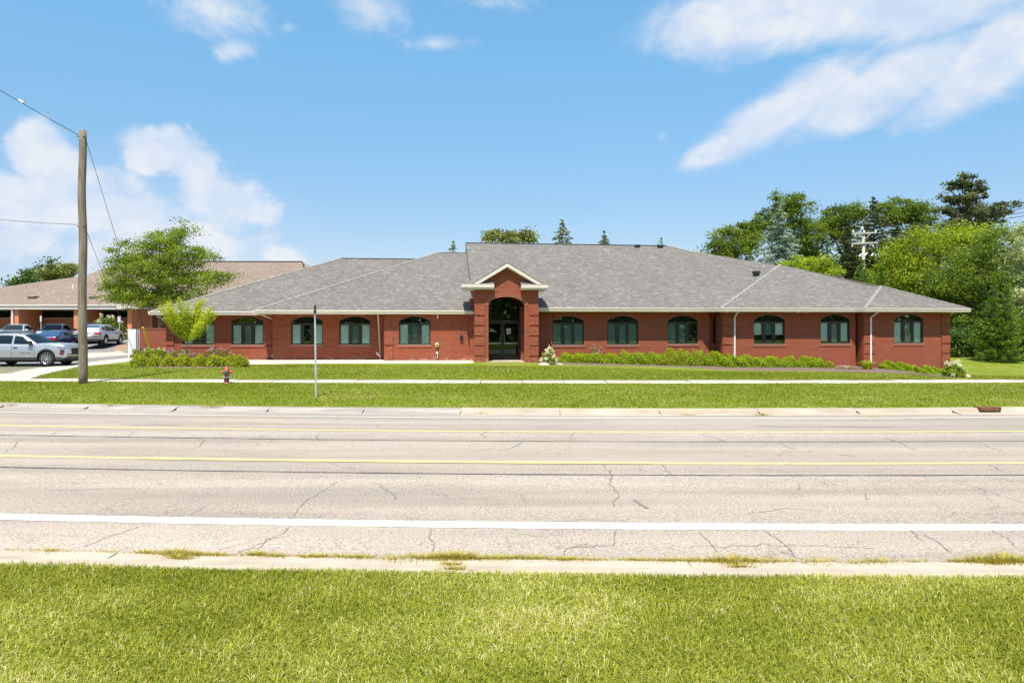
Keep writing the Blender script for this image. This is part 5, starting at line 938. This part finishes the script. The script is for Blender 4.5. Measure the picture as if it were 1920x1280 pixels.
decid('low_tree', 'distant low tree at the left picture edge', 'tree', [(-6, 556, 16, 8)], 0, 150, 14, 900, .6, 'leaf_mid', .3, rc=1.6)
decid('background_tree', 'olive green broad treetop showing above the roof ridge', 'tree', [(925, 447, 20, 12), (958, 448, 22, 14), (985, 448, 16, 13)], 950, 82, 34, 3200, .34, 'leaf_olive', .25, rc=.8, inner=.3)
conifer('spruce_tree', 'tallest spruce tip standing above the middle of the roof ridge', 1054, 410, 520, 46, 84, 'needle_spruce', group='spruce tips above the ridge', n=4500, size=.40)
conifer('spruce_tree', 'short brownish spruce tip above the ridge, right of the tallest', 1133, 431, 520, 40, 84, 'needle_spruce', group='spruce tips above the ridge', n=3000, size=.38)
conifer('spruce_tree', 'small spruce tip just above the two roof vents', 1240, 443, 520, 34, 84, 'needle_blue', group='spruce tips above the ridge', n=2200, size=.34)
conifer('spruce_tree', 'tiny thin spruce tip just left of the main gable', 850, 451, 500, 20, 86, 'needle_spruce', group='spruce tips above the ridge', n=1000, size=.34)
decid('locust_tree', 'rounded green tree at the left of the wooded group, over the roof slope', 'tree', [(1372, 465, 48, 40), (1400, 450, 30, 32), (1350, 480, 32, 25)], 1372, 78, 120, 17000, .23, 'leaf_mid', .25, rc=.8, inner=.3)
decid('locust_tree', 'tall open-topped green tree behind the blue spruce', 'tree', [(1478, 378, 42, 20), (1490, 400, 44, 30), (1450, 420, 44, 34), (1425, 425, 30, 24), (1500, 440, 44, 36)], 1480, 82, 150, 19000, .23, 'leaf_mid', .3, rc=.75, inner=.2, nl=30)
decid('locust_tree', 'green tree between the two blue spruces', 'tree', [(1530, 455, 34, 36), (1550, 440, 24, 22), (1520, 500, 44, 30)], 1530, 84, 90, 12000, .23, 'leaf_mid', .25, rc=.85)
decid('lime_shrub', 'bright green young tree low behind the roof below the blue spruces', 'tree', [(1522, 502, 44, 20), (1545, 515, 34, 16), (1490, 492, 20, 10)], 1525, 70, 50, 6500, .22, 'leaf_bright', .12, rc=.7)
conifer('blue_spruce', 'large silvery blue spruce rising over the right roof valley', 1461, 384, 512, 60, 74, 'needle_blue', n=16000, size=.24, rag=.3, droop=.18)
conifer('blue_spruce', 'smaller ragged blue spruce right of the large one', 1551, 436, 545, 34, 72, 'needle_blue', n=7000, size=.24, rag=.45, droop=.3, gap=.25)
decid('locust_tree', 'green tree with flat top left of the dark pines', 'tree', [(1580, 405, 40, 22), (1600, 395, 30, 16), (1575, 430, 36, 26)], 1585, 84, 90, 12000, .23, 'leaf_mid', .25, rc=.85, inner=.3)
decid('locust_tree', 'broad green tree behind the power pole and its wires', 'tree', [(1690, 395, 34, 26), (1725, 405, 32, 30), (1665, 400, 30, 26), (1740, 430, 26, 26)], 1700, 88, 120, 16000, .24, 'leaf_mid', .3, rc=.85, inner=.3)
conifer('pine_tree', 'dark pine just behind the power pole', 1638, 370, 560, 70, 80, 'needle_pine', n=15000, size=.40, rag=.4, droop=-.05, bark_='pine_bark', gap=.12)
conifer('pine_tree', 'dark pine left of the power pole, lower than its crossarms', 1590, 415, 570, 58, 78, 'needle_pine', n=9000, size=.40, rag=.35, droop=-.02, bark_='pine_bark')
conifer('pine_tree', 'dark pine filling the gap right of the power pole', 1680, 405, 560, 48, 79, 'needle_pine', n=9000, size=.40, rag=.35, droop=-.02, bark_='pine_bark')
# tall open pine at the right
o = decid('tall_pine', 'tallest pine with bare trunk and spreading tufted limbs at the right', 'tree', [(1812, 328, 14, 14), (1795, 345, 26, 12), (1830, 352, 24, 11), (1780, 372, 22, 10), (1815, 372, 38, 12), (1775, 396, 24, 9), (1822, 396, 42, 14), (1868, 388, 18, 9), (1888, 384, 16, 10), (1858, 402, 32, 10), (1790, 415, 24, 9), (1840, 420, 38, 10), (1800, 430, 40, 9)], 1801, 76, 190, 21000, .24, 'needle_pine', .26, rc=.5, bark_='pine_bark', flat=.5, inner=.1, nl=60, tk=.9)
decid('broad_tree', 'big bright yellow-green tree with rounded crown at the right', 'tree', [(1700, 478, 52, 36), (1740, 460, 52, 36), (1785, 452, 50, 32), (1830, 450, 48, 32), (1760, 510, 80, 50), (1690, 520, 52, 36), (1668, 545, 40, 30), (1720, 560, 70, 36), (1655, 520, 22, 30)], 1750, 66, 330, 56000, .19, 'leaf_bright', .35, rc=.95, inner=.5, flat=.7, nl=26)
decid('broad_tree', 'dark glossy green tree beneath and right of the yellow-green one', 'tree', [(1830, 510, 60, 50), (1800, 570, 60, 60), (1870, 470, 44, 44), (1780, 540, 50, 40), (1850, 590, 60, 50), (1895, 520, 34, 60), (1800, 620, 50, 36)], 1805, 60, 280, 46000, .19, 'leaf_mid', .30, rc=.85, inner=.5, flat=.7, nl=22)
decid('broad_tree', 'shaded dark tree low behind the right end of the building', 'tree', [(1790, 620, 44, 44), (1740, 590, 60, 34), (1850, 635, 50, 26)], 1792, 64, 70, 10000, .24, 'leaf_dark', .22, rc=.9, inner=.4, flat=.8)
conifer('arborvitae', 'pointed arborvitae below the power pole, over the roof', 1617, 487, 590, 40, 64, 'leaf_arbor', n=10000, size=.17, rag=.15, droop=-.5, full=.8)
conifer('arborvitae', 'rounded arborvitae right of the pointed one by the power pole', 1652, 500, 600, 40, 62, 'leaf_arbor', n=9000, size=.17, rag=.2, droop=-.5, full=.8)
conifer('arborvitae', 'left of the two arborvitae near the right edge', 1864, 515, 690, 30, 52.5, 'leaf_arbor', n=9000, size=.16, rag=.15, droop=-.5)
conifer('arborvitae', 'right of the two arborvitae near the right edge', 1888, 508, 690, 30, 52, 'leaf_arbor', n=9000, size=.16, rag=.15, droop=-.5)
decid('willow_bush', 'pale grey-green willowy bush at the right picture edge', 'tree', [(1925, 580, 34, 40), (1915, 555, 24, 26), (1930, 470, 34, 60)], 1930, 54, 70, 9000, .20, 'leaf_willow', .1, rc=.7)
decid('hedge_tree', 'leafy bush with large pale leaves low at the right edge of the lawn', 'bush', [(1862, 628, 26, 30), (1905, 630, 30, 30)], 1880, 53, 80, 9000, .20, 'leaf_mid', .12, rc=.6, inner=.5, flat=.9)
decid('dark_bush', 'dark ground-touching bush below the right arborvitae', 'bush', [(1825, 640, 34, 22), (1910, 640, 34, 26), (1780, 640, 24, 20)], 1850, 57, 60, 9000, .2, 'leaf_dark', .1, rc=.7, inner=.4, flat=.9)
structure_o = None
for nm, lb, x0_, x1_, d_, n_, zc_ in (('far_woods', 'dark woods closing the view behind the right hand trees', 1340, 2120, 98, 42000, 3.0),):
    px = rng.uniform(x0_, x1_, n_); dd = d_+rng.uniform(-3, 5, n_); X = (px-960)/F*dd; hgt = 11.5+2.0*np.sin(px*.021)+1.5*np.sin(px*.051+1)-3.5*(px < 1400)
    p = np.stack([X, dd, G(X, dd)+hgt*rng.random(n_)**.8], -1); tag(leaves(nm, p, .55*(.6+.8*rng.random(n_)), .4+rng.normal(size=n_)*.2, 'leaf_dark'), lb, 'woods', kind='stuff')
n_ = 60000; X = rng.uniform(-150, 150, n_); Y = -46+rng.uniform(-5, 2, n_)+6*np.sin(X*.05); p = np.stack([X, Y, (11+3*np.sin(X*.13)+2*np.sin(X*.31))*rng.random(n_)**.8], -1)
tag(leaves('woods_across_the_road', p, 1.15*(.6+.8*rng.random(n_)), .5+rng.normal(size=n_)*.2, 'leaf_mid'), 'green trees across the lawn, mirrored in the windows of the building', 'woods', kind='stuff')
# young vase shaped tree in front of the building
b = ground_hit(351, 690); b.y = 35.4; b.x = (351-960)/F*35.4; b.z = float(G(b.x, 35.4)); yt = empty('young_tree', b, 0, 'young lime-green tree with upright vase-shaped branches before the left windows', 'tree'); sc = 35.4/F; mb = MB(); mb.tube([(0, 0, 0), (.0, 0, (690-640)*sc)], [.04, .032], 7); pts = []; tn = []
for ax, ay in ((-42, 578), (-34, 572), (-22, 580), (-8, 568), (2, 574), (14, 568), (22, 566), (10, 585), (-26, 592), (30, 592), (44, 585), (48, 592), (-36, 600), (-14, 590), (20, 600), (36, 612)):
    a = Vector((0, 0, (690-645)*sc)); e = Vector((ax*sc, random.uniform(-.8, .8), (690-ay)*sc)); m_ = a.lerp(e, .5)+Vector((ax*sc*.18, 0, -.12)); mb.tube([a, m_, e], [.022, .014, .004], 5, False)
    for i in range(760):
        u = random.random()**.8*.93+.07; q = (a*(1-u)**2+m_*2*u*(1-u)+e*u*u); r_ = .15*(1-.45*u)*(.35+u); pts.append((q.x+random.gauss(0, r_), q.y+random.gauss(0, r_), q.z+random.gauss(0, r_))); tn.append(.35+.4*u+random.gauss(0, .15))
mb.build('trunk', 'bark', yt); leaves('crown', arr(pts), .085*(.6+.8*rng.random(len(pts))), arr(tn), 'leaf_lime', yt)
# ------------------------------------------------------------------ hedges and flowers
GL = 'clipped yellow-green shrubs of the left bed'
names = ['first', 'second', 'third', 'fourth', 'fifth', 'sixth', 'seventh', 'eighth', 'ninth', 'tenth', 'eleventh', 'twelfth', 'thirteenth', 'fourteenth', 'fifteenth', 'sixteenth']
for i, (px, w_) in enumerate(((264, 17), (289, 15), (316, 16), (344, 16), (374, 15), (404, 18), (430, 17), (449, 14))):
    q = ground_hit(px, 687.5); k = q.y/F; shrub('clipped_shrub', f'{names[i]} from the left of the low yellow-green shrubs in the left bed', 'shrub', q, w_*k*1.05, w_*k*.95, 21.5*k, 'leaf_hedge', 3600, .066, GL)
q = B2W(uA0+1.0, VA-1.0); shrub('purple_flower_bed', 'loose plant with mauve flowers before the leftmost wall', 'plant', (q[0], q[1], float(G(*q))), 1.0, .5, .62, 'leaf_mid', 1800, .06, None, 'petal_mauve', 34, .07)
q = B2W(uA0+3.1, VA-.9); shrub('purple_flower_bed', 'loose plant with mauve flowers beneath the second window', 'plant', (q[0], q[1], float(G(*q))), .9, .5, .66, 'leaf_mid', 1800, .06, None, 'petal_mauve', 24, .07)
for i, px in enumerate((257, 277, 293, 304)):
    p_ = P(px, 650, 41.5); shrub('white_flower_shrub', ['small yellow-green shrub with pale flowers by the white gate', 'left of three cream flowered shrubs below the brick screen wall', 'middle of three cream flowered shrubs below the brick screen wall', 'right of three cream flowered shrubs below the brick screen wall'][i], 'shrub', (p_.x, 41.5, float(G(p_.x, 41.5))), .36, .34, .55, 'leaf_bright', 1500, .07, 'shrubs below the brick screen wall', 'petal_cream', 12, .07)
p_ = P(306, 600, 41.0); shrub('climbing_shrub', 'tall bright shrub hanging over the screen wall beside the corner', 'shrub', (p_.x, 42.5, float(G(p_.x, 42.5))), .42, .35, 2.1, 'leaf_lime', 2600, .09, None, 'petal_cream', 6, .08)
p_ = P(203, 630, 61); shrub('flowering_bush', 'large bush with creamy flowers behind the silver crossover', 'bush', (p_.x, 61, float(G(p_.x, 61))), 1.55, 1.2, 2.0, 'leaf_mid', 5000, .13, None, 'petal_cream', 40, .16)
GR = 'clipped green shrubs of the long right hedge'
def hedge_row(pxs, y0, top0, label, grp, w_=17, m_='leaf_yew', off=0):
    for i, px in enumerate(pxs):
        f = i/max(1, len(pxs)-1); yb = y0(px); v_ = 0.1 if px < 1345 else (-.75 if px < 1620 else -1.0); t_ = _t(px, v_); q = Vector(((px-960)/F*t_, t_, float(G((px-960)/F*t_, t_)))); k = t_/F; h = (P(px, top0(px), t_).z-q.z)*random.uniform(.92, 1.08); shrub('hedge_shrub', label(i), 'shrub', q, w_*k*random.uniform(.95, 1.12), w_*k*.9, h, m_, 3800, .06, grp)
hb_ = lambda px: float(np.interp(px, [1050, 1200, 1300, 1400, 1490, 1560, 1640, 1700, 1765], [682, 684, 685.5, 690, 689, 690.5, 692, 699, 705.5])); ht_ = lambda px: float(np.interp(px, [1050, 1080, 1200, 1250, 1310, 1360, 1400, 1490, 1560, 1660, 1765], [664, 660, 660, 657, 656, 663, 668, 668, 668, 676, 690]))
r1_ = np.linspace(1062, 1476, 16); hedge_row(r1_, hb_, ht_, lambda i: f'{names[i]} from the left of the long clipped hedge right of the entrance', GR, 19)
hedge_row([1509, 1531], hb_, ht_, lambda i: ['left', 'right'][i]+' of the two clipped shrubs standing alone below the middle right windows', 'pair of clipped shrubs below the right windows', 16)
shrub('browning_shrub', 'small browning shrub right of the clipped pair', 'shrub', ground_hit(1556, 690.5), .26, .28, .42, 'leaf_hedge', 900, .06)
hedge_row([1664, 1688, 1711, 1734, 1755], hb_, ht_, lambda i: f'{names[i]} from the left of the short sloping hedge at the right end', 'short hedge at the right end of the building', 15)
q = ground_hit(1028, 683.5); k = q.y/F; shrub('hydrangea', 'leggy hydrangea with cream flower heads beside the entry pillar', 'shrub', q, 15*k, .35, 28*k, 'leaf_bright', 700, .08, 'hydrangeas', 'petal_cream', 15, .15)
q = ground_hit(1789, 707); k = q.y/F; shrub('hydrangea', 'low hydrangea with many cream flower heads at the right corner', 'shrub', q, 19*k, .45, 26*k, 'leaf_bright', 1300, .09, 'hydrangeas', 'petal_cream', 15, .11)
for px, lb in ((1117, 'pink flowers showing above the hedge below the second right window'), (1235, 'pink flowers showing above the hedge below the third right window'), (1655, 'pink flowers behind the right end hedge near the downspout')):
    p_ = ground_hit(px, 682 if px < 1500 else 690); shrub('pink_flower_plant', lb, 'plant', (p_.x*1.02, p_.y*1.02+.2, p_.z), .45, .3, .88 if px < 1500 else .7, 'leaf_mid', 500, .06, 'pink flowering plants', 'petal_pink', 16, .09)
def blades(name, label, cat, base, n, h, spread, m_, w_=.02, lean=.5, group=None, kind=None):
    a = rng.uniform(0, 2*pi, n); r_ = spread*np.sqrt(rng.random(n))*.35; p = np.stack([np.cos(a)*r_, np.sin(a)*r_, np.zeros(n)], -1); H_ = h*(.55+.5*rng.random(n)); ln = lean*(.3+rng.random(n)); d = np.stack([np.cos(a), np.sin(a), a*0], -1)
    sd_ = np.stack([-np.sin(a), np.cos(a), a*0], -1)*w_/2; m = p+d*(ln*H_*.35)[:, None]+np.stack([a*0, a*0, H_*.7], -1); t = p+d*(ln*H_)[:, None]+np.stack([a*0, a*0, H_*(1-.35*ln)], -1)
    V = np.concatenate([np.stack([p-sd_, p+sd_, m+sd_*.8, m-sd_*.8], 1), np.stack([m-sd_*.8, m+sd_*.8, t+sd_*.1, t-sd_*.1], 1)]); tone = np.tile(.5+rng.normal(size=n)*.25, 2)
    return tag(quads_mesh(name, V, tone, m_, None, loc=tuple(base)), label, cat, group, kind)
q = ground_hit(1626, 693); blades('daylily', 'arching yellow-green daylily clump at the foot of the white downspout', 'plant', q, 260, .62, .6, 'leaf_lime', .028, .75)
q = ground_hit(1588, 692); blades('dried_plant', 'dried straw-coloured plant left of the daylily clump', 'plant', q, 340, .26, 1.5, 'dry_straw', .02, 1.0)
q = ground_hit(1491, 688); blades('dried_plant', 'dried straw-coloured tuft in the gap of the hedge', 'plant', q, 120, .34, .3, 'dry_straw', .02, .5)
for px, py, s_, lb in ((1020, 684, .22, 'pinkish rock by the hydrangea at the entry pillar'), (1048, 683.5, .15, 'small pinkish rock at the left tip of the long hedge'), (1808, 707, .22, 'flat pale stone right of the corner hydrangea')):
    q = ground_hit(px, py); mb = MB(); mb.lathe([(0, -.3), (.8, -.3), (1.0, .0), (.75, .45), (.3, .6), (0, .62)], 9); mb.v = [(x*s_*1.5*random.uniform(.85, 1.1), y*s_*random.uniform(.85, 1.1), z*s_) for x, y, z in mb.v]; tag(mb.build('garden_rock', 'rock', None, tuple(q)), lb, 'rock')
# weeds in the joint of the near gutter and on the far kerb
V = []; tn = []
def weed(x, y, n, h, sp):
    z = float(G(x, y)); a = rng.uniform(0, 2*pi, n); r_ = np.abs(rng.normal(size=n))*sp; b0 = np.stack([x+np.cos(a)*r_*1.6, y+np.sin(a)*r_*.45, np.full(n, z)], -1); H_ = h*(.4+.8*rng.random(n)); d = np.stack([np.cos(a), np.sin(a)*.6, a*0], -1); s_ = np.stack([-np.sin(a), np.cos(a), a*0], -1)*.0035*(1+h*6)
    t = b0+d*(H_*.8)[:, None]+np.stack([a*0, a*0, H_*.75], -1); V.append(np.stack([b0-s_, b0+s_, t+s_*.2, t-s_*.2], 1)); tn.append(np.clip(.5+rng.normal(size=n)*.28, 0, 1))
for px, wdt, n_, h in ((15, 22, 120, .05), (95, 22, 220, .08), (125, 16, 70, .05), (195, 20, 140, .06), (272, 18, 200, .07), (310, 12, 80, .06), (330, 18, 420, .10), (362, 14, 300, .09), (390, 12, 160, .06), (415, 12, 160, .08), (450, 14, 70, .05), (480, 10, 220, .09), (515, 20, 260, .08), (565, 10, 60, .05), (600, 26, 180, .06), (665, 26, 300, .06), (740, 30, 280, .06), (800, 34, 600, .09), (845, 22, 620, .13), (868, 14, 260, .14), (900, 24, 300, .07), (945, 26, 380, .08), (1000, 28, 360, .07), (1060, 26, 340, .07), (1120, 14, 90, .05), (1190, 24, 220, .06), (1255, 24, 180, .06), (1317, 16, 240, .07), (1365, 26, 520, .12), (1405, 30, 320, .07), (1455, 26, 200, .07), (1530, 30, 260, .07), (1600, 28, 200, .07), (1650, 22, 220, .08), (1720, 20, 90, .06), (1797, 14, 180, .08), (1840, 22, 380, .11), (1885, 26, 620, .16), (1915, 14, 160, .07)):
    y_ = 7.07+float(cx((px-960)/F*7.1)); weed((px-960)/F*y_, y_+rng.normal()*.015, int(n_*.8), h*.72, wdt/F*y_*.75)
for q_ in rng.uniform(560, 1480, 70):
    y_ = 7.07+float(cx((q_-960)/F*7.1)); weed((q_-960)/F*y_, y_+rng.normal()*.012, int(rng.uniform(15, 60)), .045, .05)
for px, py in ((848, 1062), (852, 1068), (1378, 1060), (1385, 1066), (1890, 1056), (338, 1050), (332, 1045)):
    q = ground_hit(px, py); weed(q.x, q.y, 160, .06, .05)
for px, py, n_ in ((20, 761, 60), (207, 763, 80), (397, 764, 160), (1290, 779, 50), (1430, 779, 160), (1640, 782, 60), (900, 777, 60)): q = ground_hit(px, py); weed(q.x, q.y, n_, .10, .16)
tag(quads_mesh('weeds', np.concatenate(V), np.concatenate(tn), 'weed'), 'yellowing weeds growing from the joint between road and gutter', 'weeds', kind='stuff')
# ------------------------------------------------------------------ grass blades
def grass(name, label, s0, s1, xfun, dens_n, hgt, wid, m_, seg2, margin=1.0, patch=1.0):
    s = rng.uniform(s0, s1, dens_n); x = rng.uniform(-1, 1, dens_n)*xfun(s); y = s+cx(x)*fs(s)
    nz = np.sin(x*2.1*patch+np.sin(y*1.7*patch)*2)*np.sin(y*2.6*patch+x*.8)+.6*np.sin(x*5.3*patch+y*3.9*patch)*np.sin(y*6.1*patch-x*2.2)
    lo = np.sin(x*.9*patch+1.3)*np.sin(y*1.3*patch+x*.4+.7)+.5*np.sin(x*1.9*patch-y*.8)
    z = G(x, y); a = rng.uniform(0, 2*pi, dens_n); H_ = hgt*(.5+.8*rng.random(dens_n))*(1+.18*nz); ln = .35+1.0*rng.random(dens_n); d = np.stack([np.cos(a), np.sin(a), a*0], -1); sd_ = np.stack([-np.sin(a), np.cos(a), a*0], -1)*(wid*.5*(.6+.8*rng.random(dens_n)))[:, None]
    p = np.stack([x, y, z-.004], -1); t = p+d*(ln*H_*.8)[:, None]+np.stack([a*0, a*0, H_*(1-.3*ln)], -1)
    tone = .44+.13*nz+.13*lo+rng.normal(size=dens_n)*.22+.40*(rng.random(dens_n) < .10+.06*lo)
    if seg2:
        m = p+d*(ln*H_*.25)[:, None]+np.stack([a*0, a*0, H_*.6], -1); V = np.concatenate([np.stack([p-sd_, p+sd_, m+sd_*.85, m-sd_*.85], 1), np.stack([m-sd_*.85, m+sd_*.85, t+sd_*.08, t-sd_*.08], 1)]); tone = np.tile(tone, 2)
    else: V = np.stack([p-sd_, p+sd_, t], 1)
    tag(quads_mesh(name, V, tone, m_), label, 'grass', kind='stuff')
grass('grass', 'short sunlit grass blades of the near verge', 3.5, 6.38, lambda s: s*.80+2.6, 255000, .058, .0060, 'grass_near', True)
grass('verge_grass', 'grass blades of the strip between far kerb and pavement', 20.34, 25.95, lambda s: s*.78+4.5, 125000, .055, .024, 'grass_far', False, patch=.35)
grass('lawn_grass', 'grass blades of the lawn in front of the building', 27.34, 35.2, lambda s: s*.76+5, 150000, .055, .030, 'grass_far', False, patch=.25)
